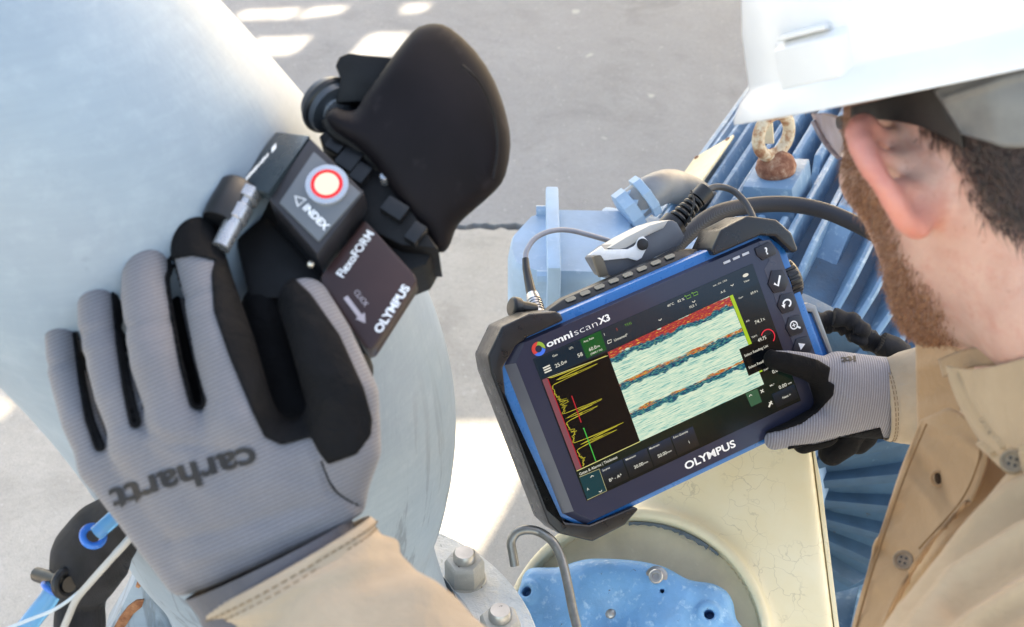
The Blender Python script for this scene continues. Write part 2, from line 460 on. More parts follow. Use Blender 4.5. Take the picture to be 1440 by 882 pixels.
# ------------------------------------------------------------------ pale blue pipe elbow and its flange
def mat_pipe():
    t = NT('pale_blue_paint'); co = t.co()
    n1 = t.noise(7, 5, .6); n2 = t.noise(60, 5, .7); st = t.noise(26, 6, .6, t.co((1.0, 1.0, .12)), 1.2)
    c = t.mix(t.ramp(n1, [(.3, 0.0), (.7, 1.0)]), hexc('#8192a2'), hexc('#92a3b0'))
    c = t.mix(t.ramp(n2, [(.5, 0.0), (.75, .25)]), c, hexc('#adbbc6'))
    sep = t.new('ShaderNodeSeparateXYZ'); t.l.new(t.tc.outputs['Object'], sep.inputs[0])
    low = t.ramp(sep.outputs['Z'], [(.0, 1.0), (.44, 1.0), (.58, 0.0)])          # drip stains near the foot
    k = t.ramp(st, [(.51, 0.0), (.56, .85), (.62, .1)])
    c = t.mix(t.math('MULTIPLY', k, low), c, hexc('#68737c'))
    nm = t.bump(t.noise(95, 4, .6, t.co((1, 1, .35), (0.5, .6, .2))), .35, .0012); fs = t.noise(1, 4, .6, t.co((30, 30, 240), (.5, .9, .3))); c = t.mix(t.ramp(fs, [(.42, .13), (.6, 0.0)]), c, hexc('#738594')); c = t.mix(t.ramp(t.noise(38, 7, .75), [(.66, 0.0), (.70, .5)]), c, hexc('#6f7f8c'))
    return t.fin(c, t.ramp(n1, [(.3, .38), (.7, .5)]), 0, nm)
M_pipe = mat_pipe()
FLC = np.array((-.16, .845, .99)); FLR = .187
elbow = thing('pipe_elbow', 'large pale blue painted pipe curving down behind the near gloved hand', 'pipe', FLC-np.array((0, 0, .2)))
cl = spline([(-420, -340, .78, .122), (-190, -75, .80, .122), (0, 108, .83, .124), (150, 262, .88, .130), (285, 415, .97, .138), (372, 560, 1.07, .142), (398, 690, 1.15, .134), (420, 790, 1.20, .115), (455, 905, 1.238, .116)], 9)
b = MB(); b.tube([P(*q[:3]) for q in cl], [q[3] for q in cl], 72); b.build('pipe', M_pipe, elbow, world=True, angle=60)

t = NT('flange_paint'); n1 = t.noise(11, 5, .6); n2 = t.noise(45, 7, .72); n3 = t.noise(90, 5, .7, None, 1.5)
c = t.mix(t.ramp(n1, [(.4, 0.0), (.62, 1.0)]), hexc('#d3d5d3'), hexc('#bfcad2'))
c = t.mix(t.ramp(n2, [(.50, 0.0), (.62, .9)]), c, hexc('#d9d9d3'))
c = t.mix(t.ramp(n3, [(.63, 0.0), (.68, .8)]), c, hexc('#8f9388'))
c = t.mix(t.ramp(t.noise(21, 8, .75), [(.66, 0.0), (.69, 1.0)]), c, t.mix(n3, hexc('#7a4a33'), hexc('#a98a74')))
M_flange = t.fin(c, .55, 0, t.bump(n2, .8, .004))
M_rust = None
def mat_rust():
    t = NT('rusty_steel'); a = t.noise(70, 6, .7); b_ = t.noise(260, 4, .7)
    c = t.ramp(a, [(.3, hexc('#5c2f21')), (.5, hexc('#8a5a45')), (.62, hexc('#a9836c')), (.75, hexc('#c9b9a5'))])
    return t.fin(c, .8, .1, t.bump(b_, .6, .0012))
M_rust = mat_rust()
M_steel = m_simple('stud_steel', '#b5b2ad', .35, .7, .15, 60)
M_nut = mat_paint('painted_nut', '#b6b3ab', '#d5d1c8', '#7c5138', .6, 60, .5, .3)
b = MB(); b.lathe([(.118, .0), (.150, -.001), (.1845, -.004), (FLR, -.009), (FLR, -.036), (.150, -.040)], FLC, (0, 0, 1), 72)
fl = b.build('flange', M_flange, elbow, world=True, angle=50)
b = MB(); b.lathe([(.118, .034), (.121, .020), (.128, .006), (.136, -.002)], FLC, (0, 0, 1), 64, caps=False)
b.build('weld_neck', M_pipe, elbow, world=True, angle=60)
b = MB(); b.lathe([(.13, -.041), (FLR+.002, -.045), (FLR+.002, -.082), (.12, -.086), (.115, -.5)], FLC, (0, 0, 1), 72)
b.build('lower_flange', M_flange, elbow, world=True, angle=50)
def nut_mb(o, ax, af, h, rot):
    b = MB(); z = unit(ax); x = unit(np.cross(z, (.3, .9, .1))); y = np.cross(z, x); R_ = af/2/math.cos(math.pi/6)
    hexr = lambda r, hh: [np.array(o)+z*hh+r*(math.cos(a+rot)*x+math.sin(a+rot)*y) for a in np.linspace(0, 2*math.pi, 6, endpoint=False)]
    b.ring([hexr(R_*.97, 0), hexr(R_, h*.06), hexr(R_, h*.86), hexr(R_*.87, h)]); return b
for k in range(12):
    a = math.radians(40.2-29.6*0 + 30*k); o = FLC+.152*np.array((math.cos(a), math.sin(a), 0))+np.array((0, 0, -.003))
    nb = nut_mb(o, (0, 0, 1), .0325, .0265, rng.uniform(0, 1)); nb.lathe([(.0205, -.001), (.0195, .003)], o, (0, 0, 1), 20)
    n_ = nb.build('nut', M_nut, fl, world=True, bevel=.0012, angle=30)
    s_ = MB(); s_.lathe([(.0098, .0), (.0104, .026), (.0104, .0325), (.0088, .0350), (.0086, .0353), (.0, .0354)], o, (0, 0, 1), 24); s_.build('stud', M_steel, fl, world=True, angle=40)
# rust scabs that broke through on the left rim
t = NT('rust_scab'); M_scab = t.fin(t.ramp(t.noise(120, 6, .7), [(.35, hexc('#6e3d24')), (.6, hexc('#9a6a4a')), (.75, hexc('#c79a72'))]), .85, 0, t.bump(t.noise(200, 4), .6, .002))

lug = [(214, 786), (236, 792), (268, 822), (304, 852), (300, 905), (140, 905), (166, 862), (184, 824), (196, 798)]
lo_ = P(230, 850, 1.215); lx = unit(cR); ly = unit(cU*.80-cF*.60); lz = np.cross(lx, ly)
def lugp(px, py): q = onplane(px, py, lo_, lz)-lo_; return np.array((q @ lx, q @ ly))
def onplane(px, py, o, n, h=0):
    d = P(px, py, 1.0)-cO; n = np.asarray(n); o = np.asarray(o)+n*h
    return cO + d*(((o-cO) @ n)/(d @ n))
b = MB(); b.prism([lugp(*q) for q in lug], -.035, 0, ax=(lx, ly, lz), o=lo_); lg = b.build('support_lug', M_pipe, elbow, world=True, bevel=.005)
for pts_ in ([(209, 790), (213, 796), (207, 806), (204, 816), (196, 826), (191, 824), (196, 808), (202, 796)], [(203, 842), (200, 852), (188, 862), (178, 878), (166, 890), (158, 886), (168, 868), (180, 852), (192, 843)]):
    b = MB(); b.prism([lugp(*q) for q in pts_], -.001, .0016, ax=(lx, ly, lz), o=lo_); b.build('rust_scab', M_scab, lg, world=True, bevel=.0006)

# ------------------------------------------------------------------ cream pump housing with its blue bearing cover
def onplane(px, py, o, n, h=0):
    d = P(px, py, 1.0)-cO; n = np.asarray(n); o = np.asarray(o)+n*h
    return cO + d*(((o-cO) @ n)/(d @ n))
HN = unit(camv(-.15, .35, -.92)); HO = P(881, 724, 1.42)
HX = unit(np.cross((0, 0, 1), HN)); HX = HX if HX @ cR > 0 else -HX; HY = np.cross(HN, HX)
def hp(px, py, h=0): q = onplane(px, py, HO, HN, h)-HO; return np.array((q @ HX, q @ HY))
cp = np.array([hp(*q) for q in ((769, 788), (785, 751), (830, 732), (881, 724), (973, 751), (1042, 806), (1078, 870))])
sol_ = np.linalg.lstsq(np.c_[2*cp, np.ones(len(cp))], (cp**2).sum(1), rcond=None)[0]
HC2 = sol_[:2]; HR = math.sqrt(sol_[2]+HC2 @ HC2); HCW = HO+HX*HC2[0]+HY*HC2[1]
print('housing circle', HR, proj(HCW))
HM = frame(HCW, HX, HY)
def hl(px, py, h=0): return hp(px, py, h)-HC2                        # picture point -> housing plane
pump = thing('pump_housing', 'cream painted pump housing with cracked paint and a blue bearing cover', 'pump', HM)
t = NT('cracked_cream_paint'); n1 = t.noise(14, 5, .6)
cw = t.noise(20, 4, .6, t.co((1, 1, 1)))
dm = t.new('ShaderNodeMix', data_type='VECTOR'); dm.inputs[0].default_value = .055
nz = t.new('ShaderNodeTexNoise'); nz.inputs['Scale'].default_value = 26; nz.inputs['Detail'].default_value = 4; t.l.new(t.tc.outputs['Object'], nz.inputs['Vector'])
t.l.new(t.tc.outputs['Object'], dm.inputs[4]); t.l.new(nz.outputs['Color'], dm.inputs[5])
cr = t.voro(46, dm.outputs[1], 'DISTANCE_TO_EDGE'); msk = t.ramp(t.noise(17, 3), [(.45, 0.0), (.6, 1.0)])
line = t.math('MULTIPLY', t.ramp(cr, [(.0, 1.0), (.010, .8), (.024, 0.0)]), msk)
c = t.mix(t.ramp(n1, [(.3, 0.0), (.7, 1.0)]), hexc('#eddbb2'), hexc('#f3e6c6'))
c = t.mix(t.ramp(t.noise(70, 6, .7), [(.62, 0.0), (.72, .5)]), c, hexc('#f0e2c2'))
c = t.mix(t.math('MULTIPLY', line, .28), c, hexc('#80694a'))
M_cream = t.fin(c, .42, 0, t.bump(line, -.5, .0008))
M_primer = mat_paint('grey_cream_primer', '#ddd0b2', '#e8dcc2', None, .62, 16, .6, .3)
M_slate = mat_paint('bare_slate_chip', '#6d7881', '#8b949b', None, .6, 60, .6, .3)
M_bcover = mat_paint('sky_blue_paint', '#6ca7d6', '#abcfe8', '#5a3020', .56, 24, .42, .8)
# housing body : face plate with a straight right edge, round shoulder at the left of the boss
re0 = hl(1153, 590); re1 = hl(1192, 900); dr = unit(re1-re0); rd = re1+dr*.25; ru = re0-dr*.08
def hsd(p2): return p2
arc = [HC2*0 + (HR+.004)*np.array((math.cos(a), math.sin(a))) for a in np.radians(np.linspace(118, 270, 22))]
outl = [ru, rd] + [np.array((rd[0]-.05, rd[1]-.03)), np.array((.0, -HR-.06))] + arc[::-1]
poly_ = [tuple(q) for q in outl]
def housing_sdf(p):
    x, y, z = p[:, 0], p[:, 1], p[:, 2]
    d2 = poly_sd(x, y, poly_)+.010
    q = smax(d2, np.abs(z+.115)-.105, .012)-.010*0
    ring = smax(np.hypot(x, y)-(HR+.006), np.abs(z+.1)-.104, .006)
    d = smin(q, ring, .018)
    bore = np.maximum(np.hypot(x, y)-(HR-.003), -(z+.018))
    return smax(d, -bore, .004)
xs_ = [q[0] for q in poly_]; ys_ = [q[1] for q in poly_]
v, f = nets(housing_sdf, (min(xs_)-.03, min(ys_)-.03, -.235), (max(xs_)+.03, max(ys_)+.03, .03), .0042)
part('housing', (v, f), M_cream, pump, angle=60)
b = MB(); b.lathe([(.03, -.012), (HR-.030, -.0125), (HR-.0045, -.0165)], (0, 0, 0), (0, 0, 1), 64, caps=False); b.build('bore_face', M_primer, pump, angle=60)
# chips along the top of the bore
b = MB()
for i, (a0, a1, w) in enumerate(((90, 104, .0022), (78, 90, .0028), (64, 79, .0040), (58, 63, .0015))):
    A = np.radians(np.linspace(a0, a1, 8)); o_ = [np.array((math.cos(a), math.sin(a)))*(HR-.004) for a in A]
    i_ = [np.array((math.cos(a), math.sin(a)))*(HR-.005-w*(.4+.6*math.sin((k+.6)*1.9)**2)) for k, a in enumerate(A)]
    b.prism(o_+i_[::-1], -.0155, -.0120)
b.build('paint_chip', M_slate, pump, smooth=False)
b = MB(); pe = [re0+dr*t_ for t_ in (.0, .15, .35)]; nr = np.array((-dr[1], dr[0])); nr = nr if nr[0] > 0 else -nr
b.prism([re0-nr*.0095, re1+dr*.2-nr*.0095, re1+dr*.2-nr*.005, re0+dr*.06-nr*.005], -.075, -.016); b.build('edge_lip', M_cream, pump, bevel=.001)
# blue cover, bolted in the bore
co_ = [hl(560+x/2.18, 600+y/2.18, .035) for x, y in ((365, 480), (372, 448), (400, 421), (480, 419), (560, 400), (640, 397), (740, 405), (820, 425), (890, 462), (960, 470), (1005, 492), (1027, 530), (1037, 580), (1075, 640), (1075, 760), (1000, 900), (800, 980), (560, 960), (400, 860), (330, 700), (340, 560))]
holes_b = [hl(560+393/2.18, 600+505/2.18, .035), hl(560+953/2.18, 600+577/2.18, .035)]
bolt_c = hl(560+791/2.18, 600+462/2.18, .04); small_c = [hl(560+810/2.18, 600+505/2.18, .04), hl(560+650/2.18, 600+572/2.18, .03)]
valley = hl(560+660/2.18, 600+600/2.18, .03)
copoly = [tuple(q) for q in spline(co_+[co_[0]], 3)[:-1]]; ccen = np.mean(co_, 0)
def cover_sdf(p):
    x, y, z = p[:, 0], p[:, 1], p[:, 2]
    top = .042 - .020*np.exp(-((x-valley[0])**2/(2*.020**2)+(y-valley[1])**2/(2*.016**2))) + .016*np.exp(-((x-ccen[0]-.030)**2+(y-ccen[1]+.012)**2)/(2*.022**2)) + .010*np.exp(-((x-ccen[0]+.045)**2+(y-ccen[1]+.010)**2)/(2*.020**2)) - .008*np.clip((np.abs(x-ccen[0])-.050)/.03, 0, 1)
    for h_ in holes_b: top = top+.004*np.clip((.014-np.hypot(x-h_[0], y-h_[1]))/.004, 0, 1)
    d = smax(poly_sd(x, y, copoly), np.maximum(z-top, -.02-z), .024)
    for h in holes_b+small_c[:1]:
        r = .0048 if h is not small_c[0] else .0022
        d = smax(d, -(np.maximum(np.hypot(x-h[0], y-h[1])-r, .012-z)), .002)
    return d
v, f = nets(cover_sdf, (min(q[0] for q in co_)-.01, min(q[1] for q in co_)-.01, -.025), (max(q[0] for q in co_)+.01, max(q[1] for q in co_)+.01, .06), .0022)
cov = part('bearing_cover', (v, f), M_bcover, pump, angle=70)
b = MB(); q = np.array((*bolt_c, .0395)); b.lathe([(.0115, -.003), (.0105, .0015), (.0088, .0022)], q, (0, 0, 1), 24); b.lathe([(.0068, .0018), (.0068, .0062), (.0058, .0072), (.0034, .0073), (.0030, .0042), (.0, .0041)], q, (0, 0, 1), 24)
b.build('socket_bolt', M_steel, cov, angle=35)
b = MB(); q = np.array((*small_c[1], .0295)); b.ball(q, (.0055, .0055, .003)); b.build('plug', M_steel, cov)

# ------------------------------------------------------------------ blue electric motor
MA = unit((.455, 1, 0)); M0 = P(1048, 620, 1.86); MLx = unit(np.cross((0, 0, 1), MA))   # MLx points left
MMx = frame(M0, MA, MLx)             # x along the axle, y left, z up
motor = thing('electric_motor', 'big blue finned electric motor with worn paint behind the tablet', 'motor', MMx)
M_motor = mat_paint('worn_blue_paint', '#7093b0', '#a9c0cf', '#7a4e36', .53, 13, .40, .6, '#4b708f')
M_box = mat_paint('faded_blue_paint', '#98b3cb', '#b3c6d6', None, .60, 12, .5, .35)
M_barrel = mat_paint('dark_blue_paint', '#3f617c', '#5f8299', '#54402f', .64, 30, .6, .5, '#2b3640')  # darker blue than the fins, with dirt and rust patches
MR0, MR1 = .228, .268
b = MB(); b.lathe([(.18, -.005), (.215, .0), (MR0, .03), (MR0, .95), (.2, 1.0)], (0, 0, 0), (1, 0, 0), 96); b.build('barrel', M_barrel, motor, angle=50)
def fin_vf(l0=.02, l1=.93, w0=.0064, w1=.0048):
    secs = []
    for s_ in [0, .004, .012, .025, .05, .10, .2, .4, .6, .8, .95, 1.0]:
        x = l0+(l1-l0)*s_; u = min(1, s_/.10); hgt = (MR1-MR0+.006)*(.30+.70*math.sin(u*math.pi/2)) if s_ < .97 else (MR1-MR0)*.7
        top = MR0-.006+hgt
        secs.append([(x, -w0, MR0-.006), (x, w0, MR0-.006), (x, w1, top-.007), (x, w1*.8, top-.002), (x, 0, top), (x, -w1*.8, top-.002), (x, -w1, top-.007)])
    b = MB(); b.ring(secs); return b
NF = 52
fin0 = None
pad_ks = {}
def polar(px, py, r):               # where a sight line meets the motor's cylinder of radius r
    d = P(px, py, 1.0)-cO; Ri = np.array([MA, MLx, (0, 0, 1)]); o = Ri @ (cO-M0); dd = Ri @ d
    A_ = dd[1]**2+dd[2]**2; B_ = o[1]*dd[1]+o[2]*dd[2]; C_ = o[1]**2+o[2]**2-r*r
    D_ = B_*B_-A_*C_
    if D_ < 0: return None
    q = o+dd*((-B_-math.sqrt(D_))/A_); return q[0], math.atan2(-q[1], q[2])       # along axle, angle from top towards the right
EY = polar(1092, 248, MR1+.012); PW = polar(1172, 335, MR1); NP = polar(985, 243, MR1); BK = polar(1150, 412, MR1)
print('eye', EY, 'wide', PW, 'plate', NP, 'bracket', BK)
def rotx(a): return Matrix.Rotation(a, 4, 'X')
for k in range(NF):
    a = 2*math.pi*k/NF + (EY[1] + math.pi/NF)
    aa = (a+math.pi) % (2*math.pi)-math.pi
    if abs(aa-PW[1]) < .07: continue
    if abs(aa-EY[1]) < .115: continue
    M_ = rotx(a)
    if fin0 is None:
        fin0 = fin_vf().build('fin', M_motor, motor, angle=50); fin0.matrix_basis = M_
    else: dup(fin0, motor, M_)
# a wide smooth web, and the lifting eye on its pad with short fins around
b = MB(); b.box((.52, 0, MR0+.016), (.83, .036, .050), taper=.8); o_ = b.build('flat_web', M_motor, motor, bevel=.006); o_.matrix_basis = rotx(PW[1])
b = MB(); b.box((EY[0], 0, MR0+.027), (.095, .072, .062), taper=.93)
for s_ in (-1, 0, 1): b.box((EY[0]-.16, s_*.031, MR0+.012), (.22, .012, .044), taper=.8); b.box((EY[0]+.25, s_*.031, MR0+.016), (.40, .013, .05), taper=.8)
o_ = b.build('eye_pad', M_motor, motor, bevel=.004); o_.matrix_basis = rotx(EY[1])
b = MB(); ez = MR0+.058
b.lathe([(.025, 0), (.027, .008), (.024, .018), (.015, .026), (.010, .031)], (EY[0], 0, ez), (0, 0, 1), 24)
o_ = b.build('lifting_eye', M_rust, motor, angle=50); Re = Matrix.Translation(Vector((0, 0, 0))) @ rotx(EY[1]); o_.matrix_basis = Re
t = NT('pale_rusty_paint'); n1 = t.noise(75, 6, .7); M_palerust = t.fin(t.ramp(n1, [(.34, hexc('#8a5238')), (.46, hexc('#b08a6a')), (.58, hexc('#cfc0a6'))]), .7, 0, t.bump(n1, .5, .001))
b = MB(); b.torus((EY[0], 0, ez+.054), (.55, 1, 0), .028, .0084, 32, 12); b.build('ring', M_palerust, o_, angle=60)
b = MB(); b.box((EY[0]+.03, .016, ez+.062), (.004, .012, .07)); o_ = b.build('paper_tag', m_simple('tag_card', '#d8cfb4', .8), motor); o_.matrix_basis = Re
b = MB(); b.box((NP[0], 0, MR1+.005), (.15, .075, .004)); o_ = b.build('nameplate', m_simple('cream_plate', '#d9caa8', .4, .2, .12, 60), motor, bevel=.001); o_.matrix_basis = rotx(NP[1])
for sx in (-.067, .067):
    for sy in (-.03, .03):
        b = MB(); b.ball((NP[0]+sx, sy, MR1+.0075), (.004, .004, .002), 10, 6); o_ = b.build('rivet', M_rust, motor); o_.matrix_basis = rotx(NP[1])
# front bracket (end bell) with ribs, bearing cap and shaft
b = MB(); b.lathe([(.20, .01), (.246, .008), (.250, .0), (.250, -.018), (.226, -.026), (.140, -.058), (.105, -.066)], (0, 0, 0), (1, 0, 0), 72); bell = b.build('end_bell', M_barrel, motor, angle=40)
rb = None
for k in range(26):
    M_ = rotx(2*math.pi*k/26+.1)
    if rb is None:
        b = MB(); b.prism([(.0, .115), (-.082, .115), (-.052, .226), (-.016, .244), (.0, .244)], -.0065, .0065, ax=((1, 0, 0), (0, 0, 1), (0, -1, 0)))
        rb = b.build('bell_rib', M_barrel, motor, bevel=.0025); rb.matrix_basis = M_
    else: dup(rb, motor, M_)
b = MB(); b.lathe([(.125, -.05), (.125, -.085), (.115, -.098), (.05, -.10)], (0, 0, 0), (1, 0, 0), 48); b.build('bearing_cap', M_box, motor, angle=40)
b = MB(); b.lathe([(.035, -.09), (.035, -.2)], (0, 0, 0), (1, 0, 0), 32); b.lathe([(.075, -.17), (.08, -.18), (.08, -.25), (.07, -.26)], (0, 0, 0), (1, 0, 0), 40); b.build('shaft_coupling', m_simple('dark_coupling', '#20262c', .6), motor, angle=40)
# motor feet down to the base
for x in (.12, .78):
    for y in (-.22, .22): b = MB(); b.box((x, y, -.30), (.12, .10, .16)); b.build('foot', M_motor, motor, bevel=.006)
# terminal box at the left side
def tb(px, py, z): 
    d = P(px, py, 1.0)-cO; w = cO+d*((z-CAM_H)/d[2]); return w
zb = 1.015
top = [tb(*q, zb) for q in ((718, 330), (744, 302), (776, 292), (884, 294), (897, 306), (868, 362), (846, 386), (750, 383), (722, 372), (714, 350))]
tc = np.mean(top, 0)
b = MB(); secs = []
for dz, sc in ((0.0, .93), (-.006, .975), (-.014, 1.0), (-.10, 1.0), (-.15, .93), (-.165, .86)):
    secs.append([tc+(q-tc)*np.array((sc, sc, 1))+np.array((0, 0, dz)) for q in top])
b.ring(secs); tbx = b.build('terminal_box', M_box, motor, world=True, angle=50)
s0, s1 = tb(776, 276, zb+.012), tb(779, 392, zb+.012); sd_ = unit(s1-s0); sw = np.cross((0, 0, 1), sd_)
b = MB(); b.box((s0+s1)/2-np.array((0, 0, .085)), (np.linalg.norm(s1-s0), .016, .20), ax=(sd_, sw, (0, 0, 1))); b.build('box_flange', M_box, tbx, world=True, bevel=.003)
b = MB()
for q in (s0+sd_*.02, s1-sd_*.02): b.lathe([(.009, 0), (.009, .014)], q-sw*.006+np.array((0, 0, -.012)), -sw, 8)
b.build('flange_bolt', M_box, tbx, world=True, angle=30)
b = MB(); q0, q1 = tb(840, 388, zb-.02), P(935, 345, 1.72); b.box(P(905, 372, 1.80), (.13, .16, .07), ax=(MA, MLx, (0, 0, 1))); b.build('box_neck', M_box, tbx, world=True, bevel=.01)
# bent conduit
cz = [tb(868, 292, 1.02), P(893, 287, 1.80), P(916, 270, 1.80), P(945, 262, 1.84), P(978, 275, 1.92), P(1000, 300, 1.98), P(1005, 330, 2.0)]
con = thing('conduit_elbow', 'grey steel conduit elbow behind the pale blue junction box', 'conduit', cz[0])
b = MB(); b.tube(spline(cz[1:], 8), .022, 24); b.build('conduit', m_simple('galvanised', '#7d7f82', .5, .25, .15, 20, .2, 120, .001), con, world=True, angle=60)
b = MB(); ax_ = unit(cz[2]-cz[1]); b.lathe([(.021, -.03), (.027, -.028), (.027, -.012), (.023, -.011), (.023, .0), (.029, .001), (.029, .012), (.022, .014)], cz[1]+ax_*.01, ax_, 8); b.build('coupling_nut', M_box, con, world=True, angle=30)

# steel base under the motor
base_o = P(1205, 790, 2.0)
bs = thing('steel_base', 'grey steel base plate with a blue edge under the motor', 'base', (base_o[0], base_o[1], 0))
BZ = (M0-np.array((0, 0, .38)))
b = MB(); b.box(M0+MA*.48-MLx*.03+np.array((0, 0, -.40)), (1.25, .44, .04), ax=(MA, MLx, (0, 0, 1))); b.build('top_plate', M_motor, bs, world=True, bevel=.004)
b = MB(); b.box(M0+MA*.48-MLx*.03+np.array((0, 0, -.60)), (1.3, .56, .24), ax=(MA, MLx, (0, 0, 1))); b.build('grey_frame', mat_paint('grey_base_paint', '#5f6873', '#7b838b', '#5a3a26', .62, 9, .6, .3), bs, world=True, bevel=.006)
b = MB(); b.box(np.append((M0+MA*.48-MLx*.03)[:2], .13), (1.3, .56, .26), ax=(MA, MLx, (0, 0, 1))); b.build('plinth', M_concrete, bs, world=True, bevel=.01)

# ------------------------------------------------------------------ inspection tablet held over the pump
DX = camv(.8888, .3770, .2604); DY = camv(-.3523, .9257, -.1378); DZ = camv(.2930, -.0307, -.9556)
DO = cO + camv(.14552, -.06135, 1.30345)
DM = frame(DO, DX, DY); DZ = np.array([DM[i][2] for i in range(3)]); DY = np.array([DM[i][1] for i in range(3)]); DX = unit(DX)
def dl(px, py, h=0): q = onplane(px, py, DO, DZ, h)-DO; return np.array((q @ DX, q @ DY))
tab = thing('inspection_tablet', 'rugged black and blue inspection tablet with lit scan screen held over the cream pump', 'tablet', DM)
def mm(pts): return [(a/1000, b/1000) for a, b in pts]
M_rub = m_simple('charcoal_bumper', '#1b1c20', .32, 0, .10, 40, .25, 900, .0002)
M_blk = m_simple('black_plastic', '#17181b', .38, 0, .15, 60, .15, 700, .0002)
M_case = m_simple('case_grey', '#2b2d33', .45, 0, .1, 30)
M_blue = m_simple('blue_trim', '#0d66ab', .30, 0, .07, 40)
t = NT('bezel_glass'); M_bez = t.fin(t.ramp(t.noise(9, 3), [(.3, hexc('#2b2f43')), (.7, hexc('#303448'))]), .16, 0, None, IOR=1.45)
M_facet = m_simple('bezel_facet', '#4a4e5c', .35, 0, .06, 30)
t = NT('white_print'); M_white = t.fin(hexc('#e9eaec'), .5)
SCR = 1/2**EXPOSURE
def m_emit(name, col, k=1.0, rough=.15):
    t = NT(name); return t.fin(hexc('#05070a'), rough, 0, None, Specular_IOR_Level=.22, Emission_Color=hexc(col), Emission_Strength=k*SCR)

b = MB(); b.ring([[(x*s_, y*s_, z_) for x, y in mm([(-148, 70), (-122, 87), (122, 87), (150, 70), (150, -72), (124, -94), (-122, -94), (-148, -72)])] for z_, s_ in ((-.088, .88), (-.05, .96), (-.02, 1.0))]); b.build('case', M_case, tab, bevel=.004)
b = MB(); b.prism(mm([(-150, 72), (-126, 97), (136, 97), (155, 70), (157, -62), (138, -95), (-124, -95), (-148.5, -68)]), -.026, -.0050); b.build('trim', M_blue, tab, bevel=.0034)
bez_o = mm([(-141, 74), (-126, 88.5), (133, 88.5), (146.5, 74), (147.5, -70), (134, -90.5), (-124, -90.5), (-140, -72)])
bez_i = mm([(-131, 72), (-117, 86), (132, 86), (144.5, 72.5), (145.5, -69), (133, -88.5), (-117, -88), (-130, -73)])
b = MB(); b.ring([[(x, y, -.008) for x, y in bez_o], [(x, y, -.0055) for x, y in bez_o], [(x, y, 0) for x, y in bez_i]]); b.build('bezel', M_bez, tab, smooth=False)
b = MB(); b.add([(-.1410, .074, -.0052), (-.1400, -.072, -.0052), (-.1302, -.0728, .0003), (-.1312, .0722, .0003)], [(0, 1, 2, 3)]); b.build('bezel_facet', M_facet, tab, smooth=False)
# bumpers
def bumper(outer, inner, z1, label=None, zb=-.044):
    b = MB(); c_ = mm(outer+inner[::-1]); b.prism(c_, zb, z1); return b.build('bumper', M_rub, tab, bevel=.0026, segs=3, label=label)
bumper([(-76, 97), (-80, 101), (-104, 108.5), (-131, 107.5), (-153, 88), (-156, 73), (-156, -73), (-150, -86), (-124, -106), (-90, -105), (-72, -97)],
       [(-76, 90.5), (-112, 89.5), (-126, 86.5), (-144, 73), (-151, 48), (-151, -60), (-141, -79.5), (-121, -91), (-76, -93)], .001)
bumper([(80, 97), (96, 111), (126, 113), (152, 99), (162, 82), (162.5, 64)], [(80, 91), (132, 91.5), (145, 85), (156, 64)], .004)
bumper([(164, -52), (163, -75), (142, -103), (100, -105), (84, -97)], [(158, -52), (156, -66), (138, -93), (84, -92.5)], .003)
# screen and what it shows
LO, HI = -.0695, .0695
scr = MB(); scr.add([(-.1155, LO, .0004), (.1155, LO, .0004), (.1155, HI, .0004), (-.1155, HI, .0004)], [(0, 1, 2, 3)])
t = NT('screen_ground'); sp = t.new('ShaderNodeSeparateXYZ'); t.l.new(t.tc.outputs['Object'], sp.inputs[0])
mr = t.new('ShaderNodeMapRange'); mr.inputs[1].default_value = -.0695; mr.inputs[2].default_value = .0695; t.l.new(sp.outputs['Y'], mr.inputs[0])
c = t.ramp(mr.outputs[0], [(0, hexc('#050a0d')), (.2, hexc('#0a1c18')), (.3, hexc('#0b1013')), (.85, hexc('#13202e')), (.87, hexc('#16283b')), (1, hexc('#1c2b3e'))])
M_scr = t.fin(hexc('#060809'), .14, 0, None, Specular_IOR_Level=.3, Emission_Color=c, Emission_Strength=1.0*SCR)
screen = scr.build('screen', M_scr, tab, smooth=False)
# colour scan image
t = NT('scan_image'); co = t.tc.outputs['Object']; sp = t.new('ShaderNodeSeparateXYZ'); t.l.new(co, sp.inputs[0])
nA = t.noise(1, 2.5, .62, t.co((55, 1050, 1), (0, 0, -.012))); nB = t.noise(1, 3, .6, t.co((210, 1250, 1))); nW = t.noise(1, 3, .6, t.co((45, 60, 1), (0, 0, 0)))
base = t.ramp(t.math('ADD', t.math('MULTIPLY', nA, .75), t.math('MULTIPLY', nB, .25)), [(.32, hexc('#2f87a0')), (.42, hexc('#8fd0d4')), (.50, hexc('#c8ece6')), (.60, hexc('#e0f7ee')), (.72, hexc('#f4fff6'))])
def band(yc, half, slope=0):
    y0 = t.math('ADD', sp.outputs['Y'], t.math('MULTIPLY', sp.outputs['X'], -slope)); d = t.math('ABSOLUTE', t.math('SUBTRACT', y0, yc))
    d = t.math('ADD', t.math('DIVIDE', d, half), t.math('MULTIPLY', t.math('SUBTRACT', nW, .5), 3.4)); return t.math('SUBTRACT', 1.15, d)
hot = t.ramp(nB, [(.34, hexc('#0c2f6a')), (.42, hexc('#1c6d7e')), (.46, hexc('#d8cf62')), (.51, hexc('#d9702e')), (.56, hexc('#b83434')), (.66, hexc('#9c2c3a')), (.74, hexc('#e0c85a'))])
red = t.ramp(nB, [(.34, hexc('#e6cf62')), (.41, hexc('#cf5a34')), (.47, hexc('#a8323f')), (.62, hexc('#983348')), (.70, hexc('#d68a3a'))])
cool = t.ramp(nB, [(.35, hexc('#092a5c')), (.48, hexc('#14567e')), (.6, hexc('#2f9aa5')), (.72, hexc('#c8d565'))])
c = base
